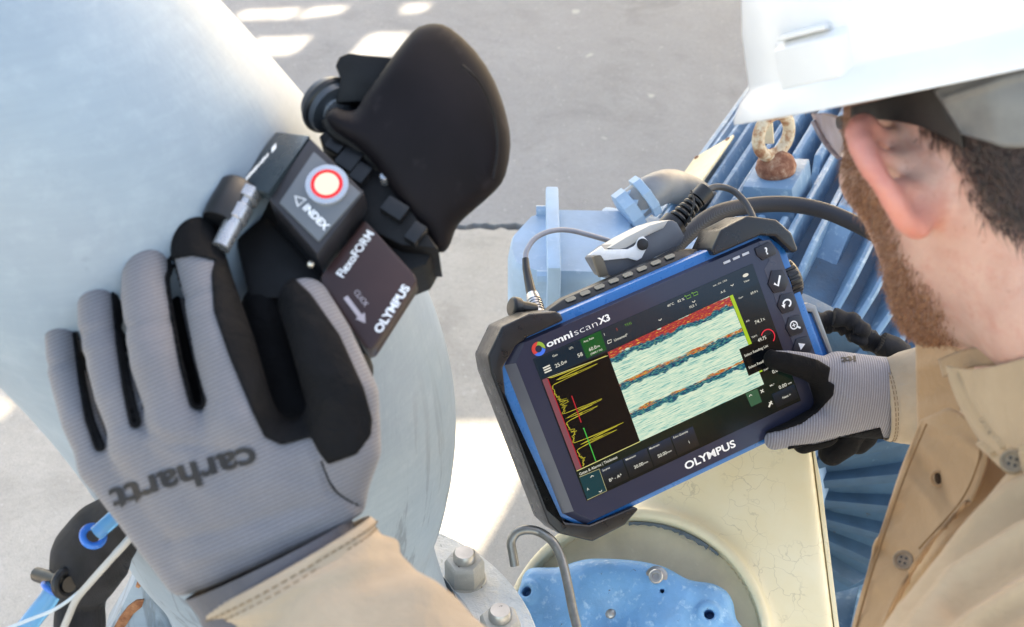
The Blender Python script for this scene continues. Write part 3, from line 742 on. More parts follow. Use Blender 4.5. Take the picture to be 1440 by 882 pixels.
for yc, half, what in ((.0412, .0046, cool), (.0462, .0050, red), (.0135, .0042, cool), (.0162, .0021, hot), (-.0145, .0038, cool), (-.0118, .0018, hot)):
    k_ = t.ramp(band(yc, half), [(.28, 0.0), (.45, 1.0)])
    if what is hot: k_ = t.math('MULTIPLY', k_, t.ramp(t.noise(1, 3, .6, t.co((42, 150, 1), (0, 0, .02))), [(.42, 0.0), (.52, 1.0)]))
    c = t.mix(k_, c, what)
M_scan = t.fin(hexc('#050505'), .14, 0, None, Specular_IOR_Level=.22, Emission_Color=c, Emission_Strength=.92*SCR)
zz_ = .0006
b = MB(); b.add([(-.0485, -.0400, zz_), (.0855, -.0400, zz_), (.0823, .0502, zz_), (-.0478, .0480, zz_)], [(0, 1, 2, 3)]); b.build('scan_image', M_scan, screen, smooth=False)
# dark echo plot with its yellow trace
b = MB(); b.add([(-.1145, -.0395, zz_), (-.0490, -.0395, zz_), (-.0484, .0485, zz_), (-.1145, .0485, zz_)], [(0, 1, 2, 3)]); b.build('echo_plot', m_emit('plot_black', '#0a0608', .9), screen, smooth=False)
b = MB(); b.add([(-.1145, -.0395, .0008), (-.1095, -.0395, .0008), (-.1095, .0490, .0008), (-.1145, .0490, .0008)], [(0, 1, 2, 3)]); b.build('gate_bar', m_emit('plot_pink', '#8a5568', .8), screen, smooth=False)
r2 = random.Random(11); amp = lambda y: (58*math.exp(-((y-45.5)/1.2)**2) + 52*math.exp(-((y-42.2)/.9)**2) + 40*math.exp(-((y-10.5)/1.5)**2) + 60*math.exp(-((y+17.5)/1.0)**2)+34*math.exp(-((y-6.5)/1.0)**2)+42*math.exp(-((y+20.5)/1.1)**2)
    + 10*math.exp(-((y-22)/6)**2) + 7*math.exp(-((y+6)/5)**2) + 5*math.exp(-((y+32)/5)**2))
for nm, sgn in (('trace', 0), ('trace', 1)):
    pts = []; y = 48.2
    while y > -38.8:
        a = amp(y); pts.append(((-108.6+min(59, a*(r2.random() if a < 16 else .35+.9*r2.random()) + 1.5*r2.random()+sgn*.4))/1000, y/1000)); y -= .62+.25*r2.random()
    b = MB(); b.strip(pts, .00042, .0009+sgn*.0001); b.build(nm, m_emit('trace_yellow', '#c6c34a', .85), screen, smooth=False)
b = MB(); b.strip([(-.109, .0488), (-.049, .0452)], .0005, .0011); b.strip([(-.1145, -.0400), (-.0485, -.0398)], .0007, .0011); b.build('plot_line', m_emit('line_cream', '#d8dc9a', .9), screen, smooth=False)
b = MB(); b.strip([(-.094, .0250), (-.0945, -.001)], .0011, .0011); b.strip([(-.1092, .048), (-.1092, -.039)], .0008, .00105); b.build('red_gate', m_emit('gate_red', '#b5283a', .85), screen, smooth=False)
b = MB(); b.strip([(-.0942, -.008), (-.0945, -.0392)], .0010, .0011); b.ball((-.0942, -.0072, .0009), (.0009, .0009, .0003), 8, 4); b.build('green_gate', m_emit('gate_green', '#35c25a', .8), screen, smooth=False)
b = MB(); b.add([(.0826, .0502, .0009), (.0861, .0502, .0009), (.0885, -.028, .0009), (.0850, -.028, .0009)], [(0, 1, 2, 3)]); b.build('scale_bar', m_emit('bar_green', '#a6d23c', .9), screen, smooth=False)
b = MB()
for x0, x1, y0, y1 in ((-.1135, -.0960, .0505, .0680), (-.0955, -.0745, .0505, .0680), (-.0740, -.0690, .0505, .0680)): b.add([(x0, y0, zz_), (x1, y0, zz_), (x1, y1, zz_), (x0, y1, zz_)], [(0, 1, 2, 3)])
b.build('header_tile', m_emit('tile_navy', '#14283c', .9), screen, smooth=False)
b = MB(); b.add([(-.0685, .0505, .0008), (-.0478, .0505, .0008), (-.0472, .0688, .0008), (-.0685, .0688, .0008)], [(0, 1, 2, 3)]); b.build('rate_tile', m_emit('tile_green', '#0d5a2e', .9), screen, smooth=False)
t = NT('tile_blue'); sp = t.new('ShaderNodeSeparateXYZ'); t.l.new(t.tc.outputs['Object'], sp.inputs[0]); mr = t.new('ShaderNodeMapRange'); mr.inputs[1].default_value = -.069; mr.inputs[2].default_value = -.044; t.l.new(sp.outputs['Y'], mr.inputs[0])
M_tile = t.fin(hexc('#040506'), .14, 0, None, Emission_Color=t.ramp(mr.outputs[0], [(0, hexc('#070c12')), (.5, hexc('#0c1c2c')), (1, hexc('#0e2f55'))]), Emission_Strength=.95*SCR)
for x0, x1 in ((-.0935, -.0705), (-.0695, -.0450), (-.0440, -.0200), (-.0190, .0045), (.0895, .1145)):
    y0, y1 = (-.0670, -.0478) if x0 < .05 else (-.0660, -.0520)
    b = MB(); b.add([(x0, y0, zz_), (x1, y0, zz_), (x1, y1, zz_), (x0, y1, zz_)], [(0, 1, 2, 3)]); b.build('menu_tile', M_tile, screen, smooth=False)
b = MB(); b.add([(-.1148, -.0685, zz_), (-.0948, -.0685, zz_), (-.0942, -.0475, zz_), (-.1142, -.0465, zz_)], [(0, 1, 2, 3)]); b.build('menu_tile', m_emit('tile_teal', '#12404e', .9), screen, smooth=False)
b = MB(); b.strip([(-.1148, -.0685), (-.0947, -.0685), (-.0941, -.0470), (-.1142, -.0462)], .0006, .0009, closed=False); b.build('tile_outline', m_emit('outline', '#c9cda8', .7), screen, smooth=False)
b = MB(); b.add([(.0655, -.0545, .0008), (.0775, -.0545, .0008), (.0775, -.0410, .0008), (.0645, -.0405, .0008)], [(0, 1, 2, 3)]); b.build('menu_tile', m_emit('tile_sage', '#3b6b55', .8), screen, smooth=False)
b = MB(); b.add([(.0735, -.0265, .0012), (.1150, -.0265, .0012), (.1150, .0005, .0012), (.0735, .0005, .0012)], [(0, 1, 2, 3)]); b.build('popup_menu', m_emit('popup_black', '#04060a', 1), screen, smooth=False)
tx = MB(); zt = .0015
T = lambda s, x, y, h, w=None, bold=.0, z=zt: put_text(tx, s, x/1000, y/1000, h/1000, z, width=(w/1000 if w else None), bold=bold)
for s, x, y, h, w in (('25.0', -99, 54.2, 3.4, 8.5), ('dB', -90, 54.6, 2, 2.8), ('58', -76, 54.6, 3.4, 5), ('60.0', -64, 55.5, 3.2, 7.5), ('Hz', -56, 55.8, 2, 3), ('(3460.1 Hz)', -64, 52, 1.8, 12), ('Gain', -98, 64, 2, 5), ('UTs', -81, 64.2, 2, 4), ('Acq. Rate', -66, 64.8, 2, 10.5),
        ('Unnamed*', -38.5, 54.6, 2.4, 14), ('1', -46, 63, 2.6, None), ('40°C', 21, 64, 2.2, 7), ('82 %', 32, 64, 2.2, 7), ('FLS 1', 41, 54.6, 2.2, 7), ('A-S', 75, 55.6, 2.2, 5), ('mm : 0.0 : 1/0.0', 70, 64.4, 1.6, 15), ('View', 100.5, 56, 2, 6), ('69.4 s', 103, 43.2, 2.4, 7.5), ('Curr', 90, 44, 1.7, 5),
        ('74.1', 97, 15.8, 3.4, 7.5), ('%', 106, 16, 2.2, None), ('A%', 89, 21, 1.7, 4), ('49.75', 94, -1, 3.4, 9), ('T(A^)', 89, 5, 1.7, 6), ('Select Reading List', 76, -8.5, 2.5, 26), ('Select Reading', 76, -20.5, 2.5, 20), ('0.00', 97, -34.2, 3.4, 8.5), ('mm', 107, -34, 1.9, 4), ('DA^', 89.5, -28.4, 1.7, 5), ('0.00', 98, -52.0+1.5, 3.4, 8.5), ('mm', 108, -50, 1.9, 4), ('ML^', 90, -44.5, 1.7, 5), ('Next >', 98, -60.5, 2.4, 9),
        ('Gates & Alarms | Thickness', -113.5, -44.9, 2.6, 39), ('Source', -92, -50.6, 1.9, 7.5), ('Minimum', -68, -50.6, 1.9, 10.5), ('Maximum', -43, -50.6, 1.9, 10.5), ('Echo Quantity', -17.5, -50.6, 1.9, 15.5), ('B^ - A^', -89.5, -62, 3.0, 13), ('30.00', -63, -61, 3.2, 9.5), ('mm', -53, -60.6, 1.8, 4.5), ('50.00', -38, -61, 3.2, 9.5), ('mm', -28, -60.6, 1.8, 4.5), ('1', -5.5, -61, 3.0, None), ('A', -112, -60.5, 2.4, None)):
    T(s, x, y, h, w, .012)
tx.build('screen_text', m_emit('text_white', '#d9e2e6', .95), screen, smooth=False)
tx = MB(); T('S', -33, 63, 2.4); tx.build('screen_text', m_emit('text_red', '#c25545', .9), screen, smooth=False)
tx = MB(); T('TCG', -24, 63.2, 2.2, 7); 
for x in (41.5, 49): tx.strip([(x/1000, .0638), ((x+4.4)/1000, .0638), ((x+4.4)/1000, .0664), (x/1000, .0664)], .0006, zt, closed=True); tx.strip([((x-1.4)/1000, .0672), ((x)/1000, .0668)], .0009, zt)
tx.build('screen_text', m_emit('text_green', '#74b04e', .9), screen, smooth=False)
ic = MB()
for k in range(3): ic.strip([(-.110, .0565-.0022*k+.002), (-.1030, .0565-.0022*k+.002)], .0013, zt)
for x, y, u in ((-103, -50.2, 1), (-100.5, -66.4, -1), (68.5, -44.0, 1), (10, 56, -1), (47, 59, -1), (88.5, 58.6, -1)): ic.strip([((x-1.6)/1000, (y-u*.6)/1000), (x/1000, (y+u*.6)/1000), ((x+1.6)/1000, (y-u*.6)/1000)], .0007, zt)
ic.strip([(.0795, -.0465), (.0825, -.0435)], .0008, zt); ic.strip([(.0795, -.0435), (.0825, -.0465)], .0008, zt)
ic.strip([(.0820, -.0618), (.0865, -.0575)], .0016, zt); ic.strip([(.0835, -.0578), (.0868, -.0606)], .0008, zt)
ic.strip([(-.0450, .0552), (-.0415, .0552), (-.0405, .0575), (-.0445, .0578), (-.0450, .0552)], .0006, zt)
ic.ball((.1045, .0622, zt), (.0032, .0016, .0002), 12, 5)
ic.build('screen_icon', m_emit('icon_white', '#dfe6ea', .95), screen, smooth=False)
b = MB(); b.strip([(.1050+.0068*math.cos(a), .0002+.0068*math.sin(a)) for a in np.radians(np.linspace(150, -60, 26))], .0011, .0018); b.build('touch_ring', m_emit('touch_red', '#d8324a', 1), screen, smooth=False)
# bezel lettering and logo
b = MB(); put_text(b, 'OLYMPUS', -.0165, -.0828, .0072, .0005, bold=.035, width=.0545); b.build('maker_lettering', M_white, tab, smooth=False)
b = MB(); put_text(b, 'omni', -.0992, .0738, .0062, .0005, bold=.035, width=.0262); put_text(b, 'scan', -.0718, .0738, .0062, .0005, bold=-.022, width=.0235); put_text(b, 'X3', -.0452, .0743, .0060, .0005, bold=.045, width=.0115); b.build('name_lettering', M_white, tab, smooth=False)
lc = np.array((-.1072, .0760)); lr = .0064
for a0, a1, col in ((75, 215, '#d23a34'), (205, 335, '#2f6fe0'), (-20, 80, '#8fae3c')):
    A = np.radians(np.linspace(a0, a1, 16)); inn = [lc+lr*.50*np.array((math.cos(a+.5), math.sin(a+.5))) for a in A]; out = [lc+lr*np.array((math.cos(a), math.sin(a))) for a in A]
    b = MB(); b.prism(out+inn[::-1], .0002, .0006); b.build('logo', m_simple('logo_'+col[1:], col, .4), tab, smooth=False)
b = MB()
for x in (91.7, 102, 112.2): b.box((x/1000, .0805, .0004), (.0072, .0022, .0004))
b.build('status_light', m_simple('light_lens', '#b9bcc4', .3), tab, smooth=False)
# keys
M_key = m_simple('key_rubber', '#1b1d29', .35, 0, .05, 40); M_strip = m_simple('key_strip', '#3b3e4e', .35, 0, .05, 40)
b = MB(); b.add([(q[0]/1000, q[1]/1000, .0003) for q in ((129, 86), (140, 84), (145, 70), (145.5, -66), (134, -86), (128, -86), (128, -30), (125.5, 30), (125, 60), (133, 66))], [tuple(range(10))]); b.build('key_panel', M_strip, tab, smooth=False)
keys = [((132.5, 75.5), [(122.5, 82), (138, 82.5), (142.5, 76), (141, 69), (126, 68.5), (122, 75)]), ((133, 44.5), [(123, 46), (131, 56.5), (142, 52.5), (143.5, 40), (137, 33.5), (125.5, 35.5)]),
        ((134.5, 22.5), [(124.5, 23.5), (131.5, 32), (143, 29), (144.5, 18.5), (139, 13), (127, 14)]), ((134.5, -.5), [(125, .5), (131.5, 9), (143, 7), (144.5, -4.5), (139.5, -10), (127, -9)]),
        ((134.5, -21), [(125, -20.5), (131.5, -13), (143, -15), (145, -26), (139, -32), (127, -31)]), ((134.5, -43), [(125, -42.5), (131.5, -35), (143, -37), (145, -48), (139, -54), (127, -53)])]
for i, (c_, pl) in enumerate(keys):
    b = MB(); b.prism(mm(pl), -.001, .0016); k_ = b.build('key', M_key, tab, bevel=.0006)
    ic = MB(); x, y = c_[0]/1000, c_[1]/1000; z = .0019
    if i == 0: put_text(ic, '?', x, y-.0032, .0068, z, bold=.04, align='CENTER')
    elif i == 1: ic.strip([(x-.0042, y-.0002), (x-.0012, y-.0038), (x+.0042, y+.0045)], .0021, z)
    elif i == 2: ic.strip([(x+.0040*math.cos(a), y-.0006+.0034*math.sin(a)) for a in np.radians(np.linspace(-80, 170, 18))], .0016, z); ic.add([(x-.0062, y-.0002, z), (x-.0016, y-.0002, z), (x-.0042, y-.0042, z)], [(0, 1, 2)])
    elif i == 3:
        ic.strip([(x-.0008+.0036*math.cos(a), y+.0006+.0036*math.sin(a)) for a in np.linspace(0, 2*math.pi, 22, endpoint=False)], .0012, z, closed=True); ic.strip([(x+.0018, y-.0018), (x+.0048, y-.0046)], .0018, z)
        ic.strip([(x-.0026, y+.0006), (x+.001, y+.0006)], .0009, z); ic.strip([(x-.0008, y-.0012), (x-.0008, y+.0024)], .0009, z+.0001)
    elif i == 4: ic.add([(x-.0026, y+.0036, z), (x-.0026, y-.0036, z), (x+.0038, y, z)], [(0, 1, 2)])
    else: ic.strip([(x-.003, y), (x+.003, y)], .0014, z)
    ic.build('key_symbol', M_white, k_, smooth=False)
# side knob, mounting plate, handle
b = MB(); b.lathe([(.015, .140), (.0195, .1455), (.0202, .150), (.0202, .156), (.018, .161), (.012, .164)], (0, .0385, -.022), (1, 0, 0), 40); kn = b.build('knob', M_blk, tab, angle=45)
rib0 = None
for k in range(22):
    a = 2*math.pi*k/22
    M_ = Matrix.Translation((0, .0385, -.022)) @ Matrix.Rotation(a, 4, 'X')
    if rib0 is None:
        b = MB(); b.box((.1525, 0, .0204), (.0135, .0034, .0022), taper=.8); rib0 = b.build('knob_rib', M_rub, kn, bevel=.0005); rib0.matrix_basis = M_
    else: dup(rib0, kn, M_)
b = MB(); b.lathe([(.0205, .142), (.0208, .1465)], (0, .0385, -.022), (1, 0, 0), 40); b.build('knob_collar', M_blue, kn)
b = MB(); b.prism(mm([(148, 14), (160, 12), (167, 6), (168, -58), (164, -58), (161, 2), (149, 8)]), -.05, -.008); b.build('side_plate', m_simple('side_grey', '#8d8f92', .35, .5, .08, 40), tab, bevel=.0012)
b = MB(); b.prism(mm([(153, 4), (161, 1), (164, -58), (156, -58)]), -.045, -.011); b.build('side_panel', M_blue, tab, bevel=.001)
hz = -.031
b = MB(); secs = []
hpts = [(-.088, .086, .7), (-.080, .0945, .85), (-.061, .0975, 1.0), (-.02, .0978, 1.0), (.03, .0978, 1.0), (.058, .0975, 1.0), (.074, .0950, .85), (.088, .086, .7)]
for x, y, s_ in hpts:
    h_, d_ = .0072*s_, .013*s_
    secs.append([(x, y-h_, hz+d_), (x, y-h_*.2, hz+d_*1.05), (x, y+h_, hz+d_*.5), (x, y+h_, hz-d_*.7), (x, y-h_*.2, hz-d_), (x, y-h_, hz-d_)])
b.ring(secs); hd = b.build('handle', M_blk, tab, bevel=.0015)
sl0 = None
for k in range(8):
    x = -.056+.0150*k
    b = MB()
    if sl0 is None:
        b.prism([(-.0048, -.001), (-.004, .002), (.004, .0026), (.0052, .0006), (.004, -.0022), (-.004, -.0026)], -.0004, .0005, ax=((1, 0, 0), (0, -.66, .75), (0, .75, .66)))
        sl0 = b.build('handle_slot', m_simple('slot_tan', '#8d8677', .6), hd, smooth=False); sl0.location = (x, .1024, hz+.0096)
    else: s2 = dup(sl0, hd); s2.location = (x, .1024+.00004*k, hz+.0096)
b = MB()
for x in (-.088, .090): b.cyl((x, .085, hz-.012), (x, .085, hz+.014), .0075)
b.build('handle_pivot', M_blk, tab, angle=40)
b = MB(); b.lathe([(.005, -.005), (.0095, -.003), (.0098, .004), (.0075, .006)], (-.099, .111, -.050), (-.85, .5, .2), 20); b.lathe([(.007, -.02), (.007, .0)], (-.099, .111, -.050), (-.85, .5, .2), 12); b.build('strap_knob', M_blk, tab, bevel=.0008)
# blue peg standing in for a glint at the upper left corner
b = MB(); b.cyl((-.150, .071, -.046), (-.138, .076, -.046), .0042); b.build('glint_peg', m_simple('glint_blue', '#2f7fd6', .35), tab)

# probe plug on the top edge, with cable
def dp(px, py, h): return onplane(px, py, DO, DZ, h)
PH = -.062
plug = thing('probe_plug', 'grey probe plug with silver latch clipped on the top edge of the tablet', 'plug', dp(860, 395, PH))
def zE(x, y): return 700+x/4.008, 230+y/4.008
def slabpx(name, pts, h0, h1, m, par, bevel=.001):
    pts = [(x-1, y-3) for x, y in pts]
    b = MB(); b.prism([dl(*q, (h0+h1)/2) for q in pts], h0, h1, ax=(DX, DY, DZ), o=DO); return b.build(name, m, par, world=True, bevel=bevel)
M_plug = m_simple('plug_grey', '#5e636b', .4, 0, .1, 40); M_lat = m_simple('latch_silver', '#eef0f2', .25, .0, .06, 30)
slabpx('plug_body', [zE(*q) for q in ((520, 540), (600, 478), (700, 425), (830, 360), (940, 330), (975, 345), (1020, 420), (1000, 470), (860, 540), (760, 590), (640, 660), (580, 640))], PH-.022, PH+.014, M_plug, plug, .004)
slabpx('plug_top', [zE(*q) for q in ((590, 490), (690, 428), (820, 362), (930, 332), (900, 380), (800, 425), (690, 490), (640, 500))], PH-.018, PH+.017, m_simple('plug_pale', '#b9b8b4', .4), plug, .002)
slabpx('latch', [zE(*q) for q in ((508, 530), (588, 476), (604, 498), (650, 496), (735, 495), (775, 475), (795, 432), (822, 421), (845, 445), (840, 490), (812, 545), (785, 562), (735, 546), (600, 560), (580, 530))], PH+.0145, PH+.0185, M_lat, plug, .0012)
b = MB(); q = dp(*zE(815, 456), PH+.0185); b.lathe([(.0056, 0), (.0056, .0012), (.0045, .0016)], q, DZ, 20); b.build('latch_screw', M_blk, plug, world=True, angle=40)
slabpx('plug_foot', [zE(*q) for q in ((535, 538), (585, 525), (625, 640), (575, 655))], PH+.012, PH+.018, m_simple('foot_bronze', '#6a6254', .45), plug, .001)
sr = [P(932, 332, 1.395), P(952, 312, 1.40), P(975, 288, 1.405), P(992, 269, 1.41)]
b = MB(); ax_ = unit(sr[3]-sr[0]); b.lathe([(.0135, .0), (.0135, .019), (.0095, .021), (.0085, .022)], sr[0], ax_, 24)
for k in range(5): b.torus(sr[0]+ax_*(.0245+.0062*k), ax_, .0085-.0004*k, .0024, 22, 8)
b.lathe([(.0062, .018), (.0058, .055)], sr[0], ax_, 18); b.lathe([(.0098, .052), (.0098, .066), (.006, .0675)], sr[0], ax_, 22); b.build('strain_relief', M_blk, plug, world=True, angle=40)
b = MB(); b.tube(pxpath([(990, 270, 1.41), (1008, 263, 1.42), (1030, 268, 1.425), (1048, 285, 1.42), (1060, 309, 1.41), (1066, 335, 1.40)]), .0034, 12); b.build('cable', m_simple('dark_cable', '#3a3d42', .5), plug, world=True)
b = MB(); b.tube(pxpath([(972, 268, 1.398), (976, 285, 1.392), (970, 305, 1.392), (958, 322, 1.395)]), .0010, 8); b.build('tie_cord', M_blk, plug, world=True)
# thin coax with a nickel plug at the left
cx = thing('coax_cable', 'thin grey coax cable with ribbed nickel plug on the tablet corner', 'cable', P(755, 440, 1.33))
q0, q1 = P(757, 442, 1.335), P(745, 404, 1.36); ax_ = unit(q1-q0)
b = MB(); prof = [(.0072, -.004)]
for k in range(5): prof += [(.0075, .0035*k), (.0066, .0035*k+.0012), (.0066, .0035*k+.0022), (.0075, .0035*k+.0030)]
prof += [(.0068, .020), (.0060, .026)]
b.lathe(prof, q0, ax_, 24); b.build('nickel_plug', m_simple('nickel', '#b9babd', .25, .9, .06, 60), cx, world=True, angle=30)
b = MB(); b.tube([q0+ax_*.024, q0+ax_*.032, P(740, 378, 1.37), P(739, 364, 1.375)], [.0052, .0050, .0038, .0032], 16); b.build('boot', M_blk, cx, world=True)
b = MB(); b.tube(pxpath([(739, 366, 1.375), (741, 352, 1.38), (753, 335, 1.39), (775, 325, 1.40), (800, 324, 1.41), (830, 331, 1.415), (862, 341, 1.42), (885, 352, 1.42)]), .0026, 12); b.build('cable', m_simple('grey_cable', '#8f8f96', .45), cx, world=True)
# thick motor hose
hs = thing('power_hose', 'thick black braided hose running across the blue motor', 'hose', P(955, 345, 1.50))
t = NT('braided_black'); w_ = t.wave(420, t.co((1, 1, 1), (.4, .5, .8)), 1.0); M_braid = t.fin(t.ramp(w_, [(.3, hexc('#12141b')), (.8, hexc('#232733'))]), .5, 0, t.bump(w_, .3, .0005))
b = MB(); b.tube(pxpath([(930, 372, 1.46), (958, 338, 1.47), (1000, 304, 1.49), (1045, 291, 1.51), (1100, 287, 1.52), (1150, 294, 1.52), (1195, 311, 1.51), (1240, 335, 1.50), (1300, 375, 1.50), (1380, 440, 1.50), (1450, 560, 1.5)], 10), .0088, 20); b.build('hose', M_braid, hs, world=True)
# black hand strap on the right side
st = thing('hand_strap', 'black fabric strap bunched at the right side of the tablet', 'strap', P(1160, 455, 1.42))
t = NT('black_webbing'); w_ = t.wave(260, None, 2.0); M_web = t.fin(t.ramp(t.noise(60, 4), [(.3, hexc('#0e0f12')), (.7, hexc('#23242a'))]), .85, 0, t.bump(w_, .5, .0008))
def knotty(path, r, seed, n=18, amp=.16, k=3):
    rr = random.Random(seed); p = pxpath(path, 8); R_ = [r*(1+amp*math.sin(i*.9+rr.random())) for i in range(len(p))]
    b = MB(); b.tube(p, R_, n); return b
knotty([(1138, 452, 1.41), (1165, 453, 1.42), (1190, 457, 1.42), (1208, 470, 1.42), (1232, 484, 1.42), (1255, 494, 1.42), (1275, 503, 1.42)], .0105, 5).build('strap', M_web, st, world=True)
knotty([(1172, 446, 1.408), (1198, 452, 1.408), (1212, 466, 1.405), (1206, 480, 1.41)], .0085, 6).build('strap_fold', M_web, st, world=True)
b = MB(); q0, q1 = P(1238, 482, 1.408), P(1272, 500, 1.41); b.tube([q0, (q0+q1)/2, q1], [.0115, .0135, .0115], 16); b.build('strap_wrap', M_web, st, world=True)
# bent rod in front
rod = thing('bent_rod', 'bare steel rod bent into a hook beside the blue bearing cover', 'rod', P(812, 890, 1.24))
b = MB(); b.tube(pxpath([(724, 796, 1.28), (721, 778, 1.28), (719, 762, 1.28), (727, 749, 1.28), (742, 745, 1.28), (760, 749, 1.28), (778, 763, 1.27), (790, 787, 1.265), (798, 820, 1.255), (806, 860, 1.245), (815, 900, 1.235), (823, 960, 1.22)], 8), .0042, 16)
b.build('rod', m_simple('rod_steel', '#84837f', .38, .75, .18, 90, .3, 300, .0004), rod, world=True)

# ------------------------------------------------------------------ pipe scanner
SO = P(517, 399, .775); SX = P(512, 311, .792)-P(450, 390, .78); SYv = P(512, 311, .792)-P(585, 392, .779)
SM = frame(SO, SX, SYv); SX, SY, SZ = [np.array([SM[i][k] for i in range(3)]) for k in range(3)]
if SZ @ cF > 0: print('scanner frame flipped')
scn = thing('pipe_scanner', 'black ultrasonic pipe scanner with index button and dark rubber cover', 'scanner', SM)
def sp_(px, py, h=0): q = onplane(px, py, SO, SZ, h)-SO; return np.array((q @ SX, q @ SY))
def sprism(name, pts, h0, h1, m, bevel=.0012, par=None, segs=2, hpx=None):
    b = MB(); b.prism([sp_(*q, h1 if hpx is None else hpx) for q in pts], h0, h1); return b.build(name, m, par or scn, bevel=bevel, segs=segs)
M_mod = m_simple('module_grey', '#6b6f73', .34, .35, .08, 40)
M_modside = m_simple('module_black', '#2a292d', .4, 0, .1, 40)
t = NT('label_plate'); n_ = t.noise(25, 3); M_lab = t.fin(t.ramp(n_, [(.3, hexc('#33201f')), (.7, hexc('#3d2826'))]), .30)
M_soft = m_simple('soft_black', '#0c0b0d', .6, 0, .2, 30, .3, 300, .0005, Specular_IOR_Level=.35)
lab_p = [(512, 309), (522, 318), (582, 384), (586, 394), (526, 488), (517, 492), (509, 484), (452, 398), (450, 388)]
lp = sprism('label_block', lab_p, -.016, 0, M_lab, .0018)
sprism('wedge_body', [(505, 300), (560, 282), (612, 350), (600, 372), (540, 395)], -.055, -.016, M_soft, .003)
sprism('wedge_body', [(330, 335), (372, 300), (452, 388), (515, 478), (512, 500), (470, 470), (430, 420), (350, 420)], -.060, -.012, M_soft, .004)
sprism('wedge_body', [(352, 300), (384, 266), (470, 352), (448, 396)], -.055, -.018, M_soft, .002)
sprism('holder', [(446, 190), (478, 172), (560, 268), (618, 350), (565, 345), (508, 318), (505, 270)], -.050, -.006, M_soft, .003)
b = MB()
def stext(s, p0, p1, size, up_left=True, bold=.03):
    a = sp_(*p0); e = sp_(*p1); X = unit(np.append(e-a, 0)); Y = np.array((-X[1], X[0], 0)); put_text(b, s, 0, 0, size, .0004, ax=(X, Y, (0, 0, 1)), o=(a[0], a[1], 0), width=np.linalg.norm(e-a), bold=bold)
stext('FlexoFORM', (482, 392), (526, 330), .0050); b.build('label_lettering', M_white, lp, smooth=False); b = MB(); stext('OLYMPUS', (535, 470), (577, 405), .0048, bold=.05); b.build('label_lettering', M_white, lp, smooth=False)
b = MB(); stext('CLICK', (497, 411), (513, 432), .0030, bold=.0); b.strip([sp_(486, 418), sp_(507, 446)], .0026, .0004); q = [sp_(514, 455), sp_(513, 440), sp_(500, 449)]; b.add([(x, y, .0004) for x, y in q], [(0, 1, 2)])
b.build('label_arrow', m_simple('print_grey', '#b3aab0', .5), lp, smooth=False)
MHt = .016
mod = sprism('module', [(436, 193), (513, 270), (446, 358), (376, 278)], -.02, MHt, M_modside, .0018)
sprism('module_face', [(441, 212), (508, 271), (448, 340), (392, 285)], MHt-.001, MHt+.0015, M_mod, .0015, mod)
b = MB(); b.add([P(436, 190, .792), P(377, 272, .772), P(334, 257, .800), P(388, 185, .815), P(440, 205, .800), P(384, 285, .780), P(340, 270, .81), P(392, 197, .825)], [(0, 1, 2, 3), (7, 6, 5, 4), (0, 4, 5, 1), (1, 5, 6, 2), (2, 6, 7, 3), (3, 7, 4, 0)])
b.build('module_shoulder', m_simple('shoulder_grey', '#2e3a41', .3, .3, .08, 40), mod, world=True, bevel=.0012)
b = MB(); rr_ = random.Random(3); [b.strip([(k_*.0020, 0), (k_*.0020+.0015, 0)], .0022*(.7+.5*rr_.random()), 0, ax=(unit(P(388, 205, .79)-P(346, 252, .78)), unit(cU), -cF), o=P(346, 252, .7785)) for k_ in range(10)]; b.strip([(.0225, 0), (.0265, 0)], .0030, 0, ax=(unit(P(388, 205, .79)-P(346, 252, .78)), unit(cU), -cF), o=P(346, 252, .7785)); b.build('module_lettering', M_white, mod, world=True, smooth=False)
bc = sp_(461, 264, MHt); 
b = MB(); b.lathe([(.0118, 0), (.0122, .002), (.0118, .0034), (.0092, .0036)], (*bc, MHt+.001), (0, 0, 1), 40); bt = b.build('button', m_simple('chrome_ring', '#d8d8da', .18, .9, .04, 30), mod, angle=40)
b = MB(); b.torus((*bc, MHt+.0040), (0, 0, 1), .0078, .0013, 40, 8); b.build('button_ring', m_emit('ring_red', '#f0303c', 1.1), bt)
b = MB(); b.lathe([(.0, .0062), (.004, .0060), (.0064, .0054), (.0068, .003)], (*bc, MHt+.0), (0, 0, 1), 32, caps=False); b.build('button_cap', m_emit('cap_light', '#fff1ec', 1.25), bt)
b = MB(); a = sp_(420, 288, MHt+.0015); e = sp_(452, 320, MHt+.0015); X = unit(np.append(e-a, 0)); Y = np.array((-X[1], X[0], 0))
put_text(b, 'INDEX', .003, 0, .0042, MHt+.0019, ax=(X, Y, (0, 0, 1)), o=(a[0], a[1], 0), width=.0185, bold=.05)
tri = [np.array((-.0005, .0048)), np.array((-.0005, -.0010)), np.array((-.0062, .0019))]; tri = [a+X[:2]*(q[0]+.001)+Y[:2]*q[1] for q in tri]; b.strip(tri, .0010, MHt+.0019, closed=True)
b.build('index_lettering', M_white, mod, smooth=False)
M_scw = m_simple('bright_screw', '#e6d8c8', .2, .8)
for px_, py_, h_ in ((500, 294, .004), (437, 372, .004), (612, 356, -.018)):
    b = MB(); b.ball((*sp_(px_, py_, h_), h_), .0022, 12, 8); b.build('screw', M_scw, scn)
